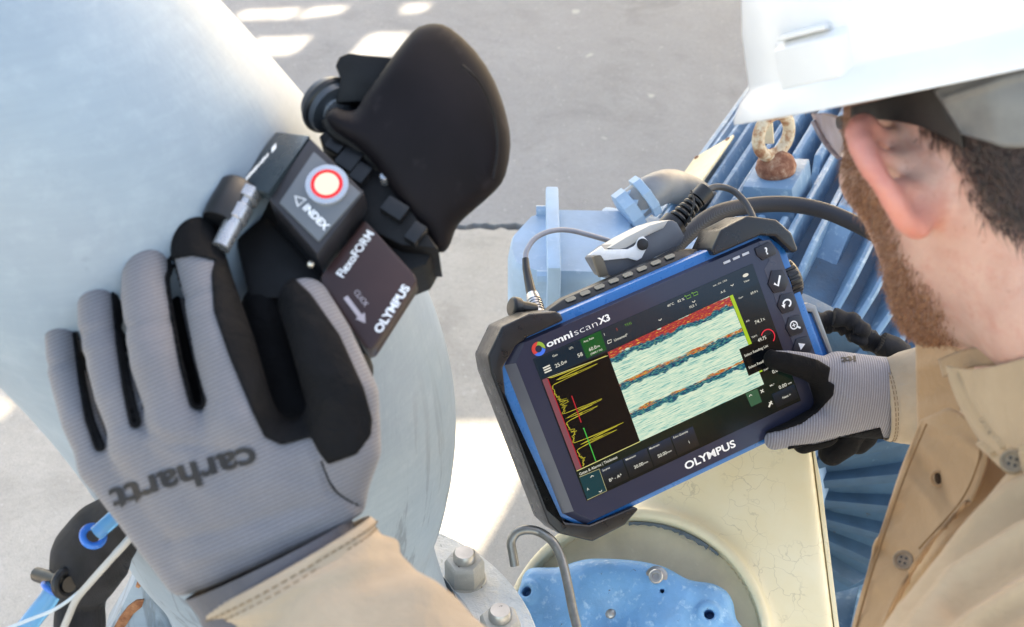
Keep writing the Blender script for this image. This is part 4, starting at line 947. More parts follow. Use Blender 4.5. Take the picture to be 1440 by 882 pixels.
# nickel connector and its black sleeve at the left
q0, q1 = P(323, 324, .777), P(352, 268, .79); ax_ = unit(q1-q0); L_ = np.linalg.norm(q1-q0)
b = MB(); b.lathe([(.0052, -.012), (.0054, .0), (.0056, .006), (.0066, .0065), (.0068, L_*.55), (.0058, L_*.58), (.0058, L_*.72), (.0074, L_*.74), (.0074, L_*.98), (.004, L_)], q0, ax_, 28); b.build('connector', m_simple('dull_nickel', '#adafb3', .28, .75, .1, 80), scn, world=True, angle=35)
b = MB(); o_ = P(322, 290, .787); b.lathe([(.0105, -.012), (.0112, -.006), (.0112, .012), (.009, .015)], o_, ax_, 24); b.build('connector_guard', M_blk, scn, world=True, angle=40)
# wheel, bracket, rubber cover
q = P(463, 148, .835); b = MB(); wa = unit(camv(.55, -.5, -.45)); b.lathe([(.008, -.007), (.0155, -.0065), (.0165, -.003), (.0165, .003), (.0155, .0065), (.008, .007)], q, wa, 36); wh = b.build('wheel', m_simple('wheel_grey', '#4a4f55', .35, .3), scn, world=True, angle=40)
b = MB(); b.torus(q-wa*.0, wa, .0150, .0035, 32, 10); b.build('wheel_tyre', M_blk, wh, world=True)
b = MB(); b.lathe([(.009, .006), (.009, .0085), (.004, .009)], q, wa, 20); b.build('wheel_cap', m_simple('cap_nickel', '#c4c8cd', .25, .7), wh, world=True)
br = [(474, 98), (480, 84), (494, 79), (512, 82), (560, 86), (548, 128), (512, 148), (474, 150), (482, 112)]
b = MB(); b.prism([((x-720)/FPX*.835, (441-y)/FPX*.835) for x, y in br], -.850, -.822, ax=(cR, cU, -cF), o=cO); b.build('wheel_bracket', M_soft, scn, world=True, bevel=.003)
cvr = [(455, 166), (462, 156), (472, 151), (497, 157), (513, 134), (546, 88), (580, 45), (594, 36), (612, 33), (634, 40), (669, 72), (696, 115), (713, 165), (718, 204), (711, 246), (696, 269), (661, 300), (642, 319), (634, 342), (624, 355), (611, 351), (596, 327), (557, 277), (526, 230), (499, 203), (468, 184)]
cvs = [tuple(q) for q in spline(cvr+[cvr[0]], 2)[:-1]]
def line_seg(x, y, a_, b_):
    ex, ey = b_[0]-a_[0], b_[1]-a_[1]; t_ = np.clip(((x-a_[0])*ex+(y-a_[1])*ey)/(ex*ex+ey*ey), 0, 1); return np.hypot(x-a_[0]-ex*t_, y-a_[1]-ey*t_)
def cover2(p):
    x, y, d = pxy(p); s2 = poly_sd(x, y, cvs)*(.81/FPX)
    soft = -np.log(sum(np.exp(-line_seg(x, y, cvs[i], cvs[(i+1) % len(cvs)])/28.0) for i in range(len(cvs)))/6.0)*28.0*(.81/FPX)
    inner = np.where(s2 < 0, np.clip((soft+.010)/.062, 0, 1), 0)
    dc = .838+.00010*(x-590)-.00004*(y-200)
    front = dc-.012-.040*np.sqrt(np.clip(1-(1-inner)**2, 0, 1)); back = dc+.030
    return smax(s2, np.maximum(front-d, d-back)*.8, .010)
c_lo = np.min([P(x, y, d) for x, y in ((440, 20), (730, 370), (440, 370), (730, 20)) for d in (.75, .90)], 0); c_hi = np.max([P(x, y, d) for x, y in ((440, 20), (730, 370), (440, 370), (730, 20)) for d in (.75, .90)], 0)
v, f = nets(cover2, c_lo, c_hi, .0034)
t = NT('dusty_rubber'); n1 = t.noise(28, 5, .6); n2 = t.noise(160, 3); vs_ = t.ramp(t.noise(45, 3), [(.62, 0.0), (.76, .4)])
c = t.mix(vs_, t.ramp(n1, [(.3, hexc('#0e0b0f')), (.7, hexc('#161217'))]), hexc('#3a3538'))
M_cov = t.fin(c, .66, 0, t.bump(n2, .15, .0005), Specular_IOR_Level=.18)
cv_ = part('rubber_cover', (v, f), M_cov, scn, world=True, angle=180)
b = MB(); pth = [(459, 167), (470, 186), (500, 205), (527, 232), (558, 279), (597, 329), (612, 352)]
b.tube([P(x, y, .816+.00010*(x-590)) for x, y in spline(pth, 6)], .0036, 10); b.build('cover_lip', M_soft, cv_, world=True)
b = MB(); b.tube([P(x, y, float(np.interp(x, [660, 712], [.786, .812]))-.001) for x, y in spline([(650, 92), (676, 118), (694, 160), (700, 205), (694, 250)], 8)], .0008, 6); b.build('mould_line', M_soft, cv_, world=True)
for px_, py_, w_, h_ in ((478, 200, .016, .010), (492, 226, .014, .012), (508, 246, .012, .009), (556, 296, .010, .014), (585, 330, .012, .008)):
    b = MB(); q = sp_(px_, py_, -.004); b.box((*q, -.004), (w_, h_, .008)); b.build('catch', M_blk, scn, bevel=.0012)
for px_, py_ in ((486, 176), (541, 252)):
    b = MB(); q = sp_(px_, py_, -.004); b.lathe([(.0030, -.004), (.0030, .002), (.0022, .003)], (*q, -.003), (0, 0, 1), 14); b.build('pin', m_simple('pin_steel', '#b8bcc2', .25, .8), scn, angle=40)

# ------------------------------------------------------------------ hoses and strap hanging at the lower left
cs = thing('cable_sleeve', 'black fabric cable sleeve hanging behind the gloved wrist', 'sleeve', P(115, 900, 1.0))
sp3 = spline([(205, 700, .95, .016), (165, 735, .97, .021), (138, 765, .98, .026), (122, 800, .99, .026), (114, 840, 1.0, .018), (112, 890, 1.0, .0175), (112, 990, 1.0, .0175)], 8)
b = MB(); b.tube([P(*q[:3]) for q in sp3], [q[3]*(1+.02*math.sin(i*.7)) for i, q in enumerate(sp3)], 24); b.build('sleeve', M_web, cs, world=True)
b = MB(); q0, q1 = P(52, 808, .985), P(98, 822, .96); b.tube([q0, q1], [.0052, .0056], 14); b.torus(P(93, 820, .962), unit(q1-q0), .0085, .003, 20, 8); b.build('clip', M_blk, cs, world=True, angle=40)
wt = thing('water_tube', 'clear blue water tube with a blue collar at the lower left', 'tube', P(60, 860, .97))
t = NT('clear_blue_tube'); M_tube = t.fin(hexc('#6fb6e4'), .12, 0, None, Transmission_Weight=.55, IOR=1.3)
M_bfit = m_simple('blue_fitting', '#2370c8', .25, 0, .08, 40)
b = MB(); b.tube(pxpath([(78, 826, .965), (66, 845, .967), (48, 868, .97), (25, 900, .975), (-10, 960, .98)], 8), .0068, 18); b.build('tube', M_tube, wt, world=True)
b = MB(); q = P(131, 754, .93); ax_ = unit(P(162, 722, .93)-P(131, 754, .935)); b.torus(q, unit(ax_+camv(0, 0, -.9)), .0068, .0024, 24, 10); b.build('collar', M_bfit, wt, world=True)
b = MB(); b.tube([P(136, 750, .925), P(165, 724, .925), P(190, 700, .93)], .0052, 16); b.build('tube_end', M_tube, wt, world=True)
b = MB(); b.torus(P(74, 829, .965), unit(camv(.5, .8, .1)), .0072, .0020, 20, 8); b.build('tube_ring', M_bfit, wt, world=True)
gc = thing('grey_lead', 'thin pale grey lead crossing the black cable sleeve', 'cable', P(90, 880, .9))
b = MB(); pth = pxpath([(230, 690, .93), (186, 752, .925), (160, 782, .925), (128, 818, .93), (108, 842, .935), (97, 866, .94), (84, 900, .945), (70, 960, .95)], 8); b.tube(pth, [.0026]*16+[.0024]*(len(pth)-16), 12); b.build('lead', m_simple('pale_lead', '#a9a7a3', .45), gc, world=True)
b = MB(); b.tube(pxpath([(128, 816, .932), (105, 838, .935), (75, 858, .94), (40, 872, .945), (-10, 892, .95)], 8), .0012, 10); b.build('thin_lead', m_simple('thin_lead', '#b9c4cc', .4), gc, world=True)

# ------------------------------------------------------------------ the inspector
def march(fn, px, py, d0=.5, d1=1.7, n=70):
    px = np.atleast_1d(np.asarray(px, float)); py = np.atleast_1d(np.asarray(py, float)); d = np.full(px.shape, d0)
    dirs = cF[None]+cR[None]*((px-720)/FPX)[:, None]+cU[None]*((441-py)/FPX)[:, None]; L = np.linalg.norm(dirs, axis=1)
    for _ in range(n):
        s = fn((cO+dirs*d[:, None]).astype(np.float32)); d = np.minimum(d+np.clip(s/L*.9, -.01, .05), d1)
    return d
def attr(o, name, vals):
    a = o.data.attributes.new(name, 'FLOAT', 'POINT'); a.data.foreach_set('value', np.asarray(vals, np.float32))
def pc(pts): return [(P(x, y, d), r*d/FPX) for x, y, d, r in pts]
def bounds(pts, pad):
    q = np.array(pts); return q.min(0)-pad, q.max(0)+pad
man = thing('person', 'man in tan work shirt and gloves bending over, seen from behind his ear', 'person', (.36, .80, 0))

HC = P(1400, 205, .79)
hU = unit(camv(-.206, .977, -.03)); hF = camv(-.295, -.033, .953); hF = unit(hF-hU*(hF @ hU)); hL = np.cross(hU, hF)
def hw(l, f_, u): return HC+hL*l+hF*f_+hU*u
ear_h = pc([(1212, 178, .728, 16), (1206, 186, .720, 18), (1212, 207, .713, 19), (1225, 234, .708, 18), (1243, 262, .706, 15), (1257, 288, .709, 15), (1272, 310, .716, 17), (1290, 320, .724, 17)])
ear_p = [pc([(1300, 226, .737, 25), (1320, 250, .733, 27), (1318, 282, .733, 23)]), pc([(1216, 184, .728, 11), (1272, 200, .748, 18)]), pc([(1240, 222, .722, 11), (1300, 240, .744, 20)]), pc([(1262, 265, .716, 13), (1322, 270, .742, 22)]), pc([(1285, 302, .726, 15), (1318, 300, .742, 18)])]
NB = P(1530, 525, .88)
def head_sdf(p):
    hax = np.array([hL, hF, hU])
    d = ell(p, hw(0, -.012, .026), hax, (.077, .097, .098))
    d = smin(d, ell(p, hw(0, .036, -.022), hax, (.057, .056, .074)), .03)
    for s in (1, -1):
        d = smin(d, chain(p, [(hw(.047*s, -.006, -.038), .023), (hw(.041*s, .015, -.062), .020), (hw(.012*s, .080, -.088), .018)]), .028)
        d = smin(d, seg(p, hw(.054*s, .050, -.004), hw(.064*s, .008, -.005), .012, .010), .018)        # cheek bone
        d = smax(d, -(np.linalg.norm(p-np.float32(hw(.031*s, .107, .004)), axis=1)-.014), .014)        # eye socket
        d = smin(d, np.linalg.norm(p-np.float32(hw(.031*s, .086, .004)), axis=1)-.0122, .003)
    d = smin(d, chain(p, [(hw(0, .093, .006), .007), (hw(0, .114, -.030), .0105), (hw(0, .098, -.040), .011)]), .008)
    d = smin(d, seg(p, hw(-.018, .092, -.056), hw(.018, .092, -.056), .006, .006), .006)
    d = smin(d, seg(p, hw(-.016, .091, -.066), hw(.016, .091, -.066), .0065, .0065), .006)
    d = smin(d, chain(p, [(hw(0, -.035, -.045), .058), (hw(0, -.048, -.085), .058), (NB, .055)]), .035)
    d = smin(d, chain(p, [(NB, .055), (NB+np.array((.06, .05, -.10)), .06)]), .04)
    e = chain(p, ear_h)
    for q in ear_p: e = smin(e, chain(p, q), .012)
    g = chain(p, pc([(1352, 176, .735, 10), (1352, 240, .735, 10), (1334, 302, .735, 10)]))
    return smin(smax(d, -g, .006), e, .004)
def skull_sdf(p):
    hax = np.array([hL, hF, hU]); d = ell(p, hw(0, -.012, .026), hax, (.081, .101, .102)); return smin(d, ell(p, hw(0, .040, -.022), hax, (.064, .060, .076)), .03)
pts = [hw(a, b_, c_) for a in (-.09, .1) for b_ in (-.12, .13) for c_ in (-.14, .135)]+[P(1195, 165, .70), NB+np.array((-.11, -.12, -.22)), NB+np.array((.13, .1, 0))]
lo, hi = bounds(pts, .012)
v, f = nets(head_sdf, lo, hi, .0030, 2, 1)
t = NT('skin'); at_ = t.new('ShaderNodeAttribute', attribute_name='flush'); n1 = t.noise(38, 4, .6); n2 = t.noise(420, 3, .6); n3 = t.noise(230, 2)
c = t.mix(t.ramp(n1, [(.3, 0.0), (.7, 1.0)]), hexc('#bf9282'), hexc('#cda494'))
c = t.mix(t.ramp(n3, [(.66, 0.0), (.74, .3)]), c, hexc('#9a6048'))
c = t.mix(t.ramp(t.noise(90, 4, .65), [(.48, 0.0), (.7, .35)]), c, hexc('#b8705c')); c = t.mix(at_.outputs['Fac'], c, hexc('#c4675d'))
bt_ = t.new('ShaderNodeAttribute', attribute_name='stubble')
c = t.mix(t.math('MULTIPLY', bt_.outputs['Fac'], t.ramp(n1, [(.3, .48), (.7, .32)])), c, hexc('#7d5038'))
hr_ = t.new('ShaderNodeAttribute', attribute_name='scalp')
c = t.mix(t.math('MULTIPLY', hr_.outputs['Fac'], t.ramp(n1, [(.3, 1.0), (.7, .92)])), c, hexc('#2c1d18'))
M_skin = t.fin(c, .48, 0, t.bump(n2, .4, .0008, t.bump(t.noise(120, 4), .3, .0015)), Subsurface_Weight=.18, Subsurface_Scale=.006)
body = part('body', (v, f), M_skin, man, world=True, angle=180)
dear = chain(v.astype(np.float32), ear_h)
attr(body, 'flush', np.clip(1-dear/.018, 0, 1)*.55)
lv = (v-HC) @ hL; fv = (v-HC) @ hF; uv_ = (v-HC) @ hU
X_, Y_, D_ = pxy(v)
onear = np.minimum.reduce([dear]+[chain(v.astype(np.float32), q) for q in ear_p]) < .0015
# beard runs from the sideburn along the jaw; hair covers the skull above the nape
jaw = np.minimum(chain(v.astype(np.float32), [(hw(.066, .022, .02), .0), (hw(.064, .020, -.035), .0), (hw(.054, .018, -.062), .0), (hw(.018, .088, -.094), .0)]), chain(v.astype(np.float32), [(hw(-.066, .022, .02), .0), (hw(-.054, .018, -.062), .0), (hw(-.018, .088, -.094), .0)]))
beard = np.clip((.034-jaw)/.020, 0, 1)*(~onear)*np.clip((fv+.020)/.016, 0, 1)
attr(body, 'stubble', beard)
hairline = poly_sd(X_, Y_, [(1296, 60), (1302, 190), (1338, 206), (1356, 236), (1372, 278), (1398, 312), (1440, 336), (1600, 350), (1700, 60)])*(.74/FPX)
scalp = np.clip(.5-hairline/.010, 0, 1)*(D_ < .86)*(~onear)*np.clip((uv_+.12)/.02, 0, 1); scalp = np.maximum(scalp, np.clip((uv_-.045)/.01, 0, 1))
attr(body, 'scalp', scalp)

# strands: many thin tapered blades rooted on the skin
nv = np.zeros((len(v), 3)); fa = v[f]; fnm = np.cross(fa[:, 1]-fa[:, 0], fa[:, 2]-fa[:, 0]); 
for k in range(4): np.add.at(nv, f[:, k], fnm)
nv /= np.linalg.norm(nv, axis=1, keepdims=True)+1e-12
if ((v-HC) * nv).sum() < 0: nv = -nv
def strands(weight, count, length, lay, w, seed, jit=.5, lift=.35):
    r = np.random.default_rng(seed); wgt = weight/weight.sum(); idx = r.choice(len(v), count, p=wgt)
    base = v[idx]+r.normal(0, .0012, (count, 3)); n_ = nv[idx]
    l_ = np.asarray(lay)[None]+r.normal(0, jit, (count, 3)); l_ -= n_*(l_*n_).sum(1, keepdims=True); l_ /= np.linalg.norm(l_, axis=1, keepdims=True)+1e-9
    ln = length*r.uniform(.5, 1.2, count)[:, None]; s_ = np.cross(l_, n_)
    mid = base+(l_*.55+n_*lift*.6)*ln*.6; tip = base+(l_+n_*lift*.55)*ln
    V = np.stack([base-s_*w, base+s_*w, mid-s_*w*.7, mid+s_*w*.7, tip], 1).reshape(-1, 3); k = np.arange(count)*5
    F = [(a, a+1, a+3, a+2) for a in k]+[(a+2, a+3, a+4) for a in k]
    return V, F
t = NT('beard_hair'); M_beard = t.fin(t.ramp(t.noise(300, 2), [(.3, hexc('#5a3622')), (.5, hexc('#855639')), (.7, hexc('#ab7a56'))]), .6)
t = NT('dark_hair'); M_hair = t.fin(t.ramp(t.noise(200, 3), [(.3, hexc('#140d0b')), (.7, hexc('#46302a'))]), .5)
vis = (nv @ cF < .35)
part('beard', strands(np.clip(beard*1.2-.1, 0, 1)*vis, 6500, .0068, -hU*.8+hF*.5, .00027, 1, .4, .6), M_beard, man, world=True, smooth=False, kind='stuff', fixn=False)
hv = scalp*vis*(uv_ < .075)
part('hair', strands(hv, 17000, .0105, -hU*.9-hF*.35, .00028, 2, .45, .4), M_hair, man, world=True, smooth=False, kind='stuff', fixn=False)

# ---------------- shirt
M_tan = None
def cloth(name, a, b_, knit=900, rough=.85, bump=.35):
    t = NT(name); n1 = t.noise(16, 4, .6); n2 = t.noise(130, 4, .65)
    tw = t.wave(knit, t.co((1, 1, 1), (.5, .8, .6)), .4)
    c = t.mix(t.ramp(n1, [(.3, 0.0), (.7, 1.0)]), hexc(a), hexc(b_)); c = t.mix(t.ramp(n2, [(.4, .10), (.65, 0.0)]), c, tuple(x*.75 for x in hexc(a)[:3])+(1,))
    return t.fin(c, rough, 0, t.bump(tw, bump*.7, .0005, t.bump(n2, bump, .0012, t.bump(t.noise(28, 4, .6, None, .6), .4, .006))), Sheen_Weight=.15)
M_tan = cloth('tan_cotton', '#ad9170', '#bb9f7e'); M_tan_shade = cloth('tan_cotton_shade', '#a1815e', '#ac8c68'); M_beige = cloth('beige_cotton', '#a18f79', '#af9d87')  # second tan is the same cotton with shade put into its colour
ARM = pc([(1612, 780, .745, 213), (1425, 995, .69, 205), (1250, 1225, .63, 190)])
TOR = pc([(1520, 560, .91, 150), (1510, 720, .92, 205), (1500, 900, .96, 262), (1490, 1200, 1.08, 300)])
YOKE = [(P(1572, 625, .94), .062), (P(1660, 600, 1.02), .072), (P(1740, 620, 1.12), .075)]
folds = [([(1540, 640), (1430, 700), (1345, 762), (1270, 850)], 16, .010), ([(1540, 712), (1440, 755), (1345, 818), (1275, 915)], 15, .011), ([(1560, 788), (1450, 828), (1370, 878), (1310, 950)], 15, .010), ([(1560, 850), (1460, 892), (1400, 935)], 14, .008),
         ([(1500, 690), (1410, 740), (1335, 792), (1280, 850)], 15, -.006), ([(1510, 760), (1420, 800), (1340, 856)], 15, -.006), ([(1520, 822), (1430, 862), (1370, 905)], 14, -.005)]
def line_d(x, y, pts):
    d = np.full(x.shape, 1e9)
    for (ax_, ay), (bx, by) in zip(pts[:-1], pts[1:]):
        ex, ey = bx-ax_, by-ay; t_ = np.clip(((x-ax_)*ex+(y-ay)*ey)/(ex*ex+ey*ey), 0, 1); d = np.minimum(d, np.hypot(x-ax_-ex*t_, y-ay-ey*t_))
    return d
def shirt_sdf(p):
    d = smin(smin(chain(p, TOR), chain(p, ARM), .045), chain(p, YOKE), .03)
    return d
lo, hi = bounds([P(1120, 420, .95), P(1120, 1000, .8), P(1800, 1000, .8), P(1800, 420, .9), P(1500, 900, 1.1), P(1700, 800, .62), P(1250, 1150, .6), P(1800, 520, 1.2), P(1640, 430, 1.0)], .02)
v2, f2 = nets(shirt_sdf, lo, hi, .0048, 2, 2)
lab = np.arange(len(v2))
for _ in range(400):
    m0 = lab[f2].min(1); l2 = lab.copy()
    for k in range(4): np.minimum.at(l2, f2[:, k], m0)
    if (l2 == lab).all(): break
    lab = l2
big = np.bincount(lab).argmax(); kp = lab == big; rm = np.cumsum(kp)-1; f2 = rm[f2[kp[f2].all(1)]]; v2 = v2[kp]
v2, f2 = subdiv(v2, f2)
n2_ = vnormals(v2, f2); n2_ = n2_ if ((v2-v2.mean(0))*n2_).sum() > 0 else -n2_
x_, y_, z_ = pxy(v2); m_ = np.zeros(len(v2))
for pl, w, amp_ in folds: m_ += amp_*np.exp(-(line_d(x_, y_, pl)/w)**2)
fr = np.clip((.98-z_)/.05, 0, 1)*np.clip((-(n2_ @ cF)+.25)/.3, 0, 1)
v2 = v2+n2_*(m_*fr*.8)[:, None]
shirt = part('shirt', (v2, f2), M_tan, man, world=True, angle=180)
def on_shirt(pts, off): 
    d = march(shirt_sdf, [q[0] for q in pts], [q[1] for q in pts]); return [(q[0], q[1], float(dd)-off-(q[2] if len(q) > 2 else 0)) for q, dd in zip(pts, d)]
# open front edge of the shirt: inner far side, the near placket with its fold, collar
far = [[(1286, 418, .985), (1318, 430, .965), (1370, 462, .93), (1440, 480, .90)], [(1287, 470, .985), (1325, 490, .96), (1375, 515, .92), (1440, 530, .89)], [(1288, 540, .985), (1330, 560, .955), (1380, 570, .92), (1440, 580, .89)], [(1290, 612, .985), (1335, 625, .95), (1385, 630, .92), (1440, 635, .89)]]
fs = lambda x, y: -.005*np.exp(-(line_d(x, y, [(1290, 520), (1340, 505), (1400, 498)])/11)**2)+.004*np.exp(-(line_d(x, y, [(1290, 560), (1340, 548), (1390, 560)])/10)**2)
part('far_collar', sheet(far, 12, 12, .002, fs), M_tan_shade, shirt, world=True, angle=180)
plk = [[(1295, 590, .90), (1318, 580, .885), (1342, 576, .87), (1392, 618, .835)], [(1268, 655, .90), (1300, 655, .882), (1336, 655, .862), (1386, 652, .832)], [(1244, 728, .90), (1278, 738, .88), (1318, 732, .858), (1362, 706, .832)], [(1217, 812, .895), (1248, 826, .873), (1276, 818, .855), (1304, 772, .835)], [(1196, 888, .89), (1216, 900, .868), (1240, 890, .852), (1262, 842, .838)], [(1170, 1010, .88), (1190, 1010, .86), (1205, 1000, .85), (1222, 940, .84)]]
r3 = random.Random(2)
ps = lambda x, y: .0035*np.sin(y/38.0+x/60.0)*np.clip((1350-x)/120, .2, 1)+.0055*np.exp(-(line_d(x, y, [(1290, 640), (1330, 690), (1352, 730)])/9)**2)-.004*np.exp(-(line_d(x, y, [(1275, 668), (1310, 712), (1330, 756)])/8)**2)+.005*np.exp(-(line_d(x, y, [(1238, 770), (1275, 800), (1290, 830)])/8)**2)-.004*np.exp(-(line_d(x, y, [(1310, 600), (1350, 618), (1382, 640)])/8)**2)+.0028*np.sin((y-x*.4)/11.0)*np.exp(-((x-1300+(y-620)*.42)/30)**2)-.0030*np.exp(-(line_d(x, y, [(1290, 600), (1262, 680), (1236, 750), (1210, 830)])/5)**2)+.0018*np.sin((x+.6*y)/9.0)*np.exp(-(line_d(x, y, [(1285, 622), (1258, 690), (1230, 765), (1205, 850)])/16)**2)
part('placket', sheet(plk, 12, 12, .0022, ps), M_tan_shade, shirt, world=True, angle=180)
b = MB()
for pl in ([(1303, 596, .886), (1276, 660, .889), (1251, 730, .887), (1224, 812, .883), (1203, 886, .878)], [(1379, 628, .8355), (1374, 655, .8345), (1350, 706, .8345), (1292, 772, .8345)]): b.tube(pxpath(pl, 10), .0007, 6)
b.build('stitching', m_simple('tan_thread', '#8b6d4c', .9), shirt, world=True)
def button(px, py, d, r, nrm, par):
    b = MB(); o = P(px, py, d); b.lathe([(r*.98, 0), (r, r*.14), (r*.92, r*.32), (r*.7, r*.30), (r*.62, r*.18), (0, r*.16)], o, nrm, 24); bt = b.build('button', m_simple('horn_button', '#8f7c63', .35, 0, .2, 200), par, world=True, angle=40)
    hm = MB(); x_ = unit(np.cross(nrm, (0, 0, 1))); y_ = np.cross(nrm, x_)
    for a, c_ in ((1, 1), (1, -1), (-1, 1), (-1, -1)): hm.lathe([(r*.13, 0), (r*.13, r*.04)], o+nrm*r*.16+(x_*a+y_*c_)*r*.24, nrm, 8)
    hm.build('thread_hole', M_blk, bt, world=True, smooth=False)
button(1270, 788, .856, .0062, unit(-cF*.9-cR*.3+cU*.25), shirt)
b = MB(); b.ball(P(1319, 673, .8715), (.0022, .0040, .0012), 14, 6, ax=(unit(cR*.9+cU*.25), unit(cU-cR*.2), -cF)); bh = b.build('buttonhole', m_simple('dark_slit', '#3c2c1d', .9), shirt, world=True)
b = MB(); b.torus(P(1319, 673, .8712), unit(-cF*.9-cR*.3), .0042, .0009, 20, 6); b.build('buttonhole_stitch', M_tan_shade, shirt, world=True)
leaf = [[(1329, 514, .795), (1360, 519, .775), (1400, 514, .745), (1450, 500, .715), (1540, 470, .69)], [(1338, 545, .79), (1372, 555, .765), (1412, 556, .735), (1458, 550, .705), (1545, 530, .68)], [(1352, 578, .785), (1385, 592, .76), (1422, 598, .73), (1464, 600, .70), (1550, 590, .675)], [(1376, 618, .78), (1404, 630, .755), (1434, 640, .728), (1470, 648, .70), (1550, 650, .675)], [(1398, 640, .778), (1420, 660, .752), (1446, 676, .726), (1478, 690, .70), (1550, 700, .675)]]
ls = lambda x, y: -.0022*np.exp(-(line_d(x, y, [(1336, 522), (1350, 560), (1372, 600), (1400, 634)])/7)**2)+.0022*np.exp(-(line_d(x, y, [(1350, 525), (1362, 556), (1384, 594), (1410, 628)])/3)**2)-.003*np.exp(-(line_d(x, y, [(1400, 520), (1440, 590), (1480, 640)])/22)**2)
part('collar', sheet(leaf, 14, 14, .0028, ls), M_tan, shirt, world=True, angle=180)
button(1424, 650, .727, .0066, unit(-cF*.85+cU*.35-cR*.25), shirt)
# shirt stand behind the neck edge
std = [[(1318, 505, .84), (1360, 490, .80), (1410, 486, .76), (1480, 474, .72)], [(1325, 530, .83), (1365, 515, .79), (1415, 511, .75), (1485, 500, .71)]]
part('collar_stand', sheet(std, 10, 6, .002), M_tan_shade, shirt, world=True, angle=180)

# sleeves
M_thread = m_simple('sleeve_thread', '#7d6a52', .9)
def sleeve(name, secs, m, n=56, wr=0, seed=0, hem=True):
    """secs: (x, y, distance, half width px, half depth m, tilt of the ring in the picture)"""
    r = random.Random(seed); ph = [r.uniform(0, 6.3) for _ in range(8)]
    sp = spline(secs, 10); rings = []
    for i, (x, y, d, hwd, hd, til) in enumerate(sp):
        o = P(x, y, d); a = math.radians(til); ex = cR*math.cos(a)+cU*math.sin(a); w = hwd*d/FPX; ring = []
        for th in np.linspace(0, 2*math.pi, n, endpoint=False):
            k = (-.0011 if i in (3, 4) else 0)+min(1, i/5)*wr*(math.sin(3*th+ph[0]+i*.22)*.5+math.sin(5*th+ph[1]-i*.35)*.35+math.sin(2*th+ph[2]+i*.5)*.4+math.sin(7*th+i*.8+ph[3])*.2)
            ring.append(o+ex*(w+k)*math.cos(th)-cF*(hd+k)*math.sin(th))
        rings.append(ring)
    stitch = [[q for q in rings[k]] for k in (2, 4)]
    if hem:         # turned hem with an inside
        t0 = unit(np.mean(rings[1], 0)-np.mean(rings[0], 0)); c0 = np.mean(rings[0], 0)
        inn = [[c0+(q-c0)*.955+t0*s_ for q in rings[0]] for s_ in (.03, .0)]
        lip = [c0+(q-c0)*.985-t0*.0015 for q in rings[0]]
        rings = inn+[lip]+rings
    b = MB(); b.ring(rings, caps=False); sv_ = part(name, (b.v, b.f), m, man, world=True, angle=180)
    for r_ in stitch:
        c0 = np.mean(r_, 0); b = MB()
        for k in range(0, n): b.tube([c0+(r_[k]-c0)*1.006, c0+(r_[k]*.35+r_[(k+1) % n]*.65-c0)*1.006], .00045, 5)
        part('stitching', (b.v, b.f), M_thread, sv_, world=True, kind='stuff')
    return sv_
lsl = sleeve('sleeve', [(404, 795, .742, 136, .037, 29), (425, 835, .735, 143, .038, 30), (455, 890, .722, 165, .042, 31), (520, 980, .695, 185, .046, 32), (700, 1140, .65, 200, .05, 30), (960, 1280, .62, 200, .05, 25), (1225, 1230, .63, 190, .055, 5)], M_beige, 64, .0040, 4)
b = MB(); sp = spline([(304, 866, .722), (340, 845, .705), (400, 812, .700), (460, 776, .702), (520, 742, .720)], 10)
def sl_out(secs, off): pass
b.tube([P(*q) for q in sp], .0006, 6)
rsl = sleeve('sleeve', [(1240, 563, 1.372, 58, .036, 97), (1262, 560, 1.365, 63, .038, 96), (1300, 556, 1.345, 68, .042, 94), (1360, 550, 1.30, 76, .05, 92), (1440, 560, 1.22, 90, .055, 95)], M_beige, 48, .0016, 9)

# ---------------- gloves
M_knit_cache = {}
def mat_knit(name, a, b_, per, along):
    t = NT(name); k = t.new('ShaderNodeAttribute', attribute_name='row')
    s_ = t.math('SINE', t.math('MULTIPLY', k.outputs['Fac'], 2*math.pi/per)); s_ = t.math('MULTIPLY_ADD', s_, .5); 
    s_.node.inputs[2].default_value = .5
    n1 = t.noise(22, 4, .6); n2 = t.noise(700, 2)
    c = t.mix(s_, hexc(a), hexc(b_)); c = t.mix(t.ramp(n1, [(.35, .14), (.65, 0.0)]), c, tuple(x*.7 for x in hexc(a)[:3])+(1,))
    c = t.mix(t.ramp(n2, [(.4, .15), (.6, 0.0)]), c, tuple(x*.6 for x in hexc(a)[:3])+(1,))
    return t.fin(c, .85, 0, t.bump(s_, .35, .0006, t.bump(t.noise(34, 3, .5), .35, .005)), Sheen_Weight=.2)
t = NT('black_suede'); n1 = t.noise(60, 4, .6); n2 = t.noise(600, 3)
M_suede = t.fin(t.ramp(n1, [(.3, hexc('#09090b')), (.7, hexc('#101013'))]), .8, 0, t.bump(n2, .5, .0006, t.bump(t.noise(48, 4, .55, None, .8), .55, .006)), Specular_IOR_Level=.18)
def glove(label, sdf, lo, hi, h, rowdir, per, cols, pad_region, pad_h):
    v, f = nets(sdf, lo, hi, h); g = part('glove', (v, f), mat_knit('knit', cols[0], cols[1], per, rowdir), man, world=True, angle=180, label=label)
    attr(g, 'row', v @ rowdir)
    ps_ = lambda p: smax(sdf(p)-.0016, pad_region(p), .0008)
    v3, f3 = nets(ps_, lo, hi, pad_h, 3, 1); part('palm_pad', (v3, f3), M_suede, g, world=True, angle=180)
    return g
Lm = [pc([(142, 655, .757, 29), (262, 805, .752, 34)]), pc([(192, 625, .747, 32), (320, 795, .745, 46)]), pc([(248, 600, .740, 34), (375, 770, .742, 50)]), pc([(338, 600, .738, 44), (435, 742, .743, 46)]), pc([(440, 640, .745, 46), (462, 712, .748, 42)])]
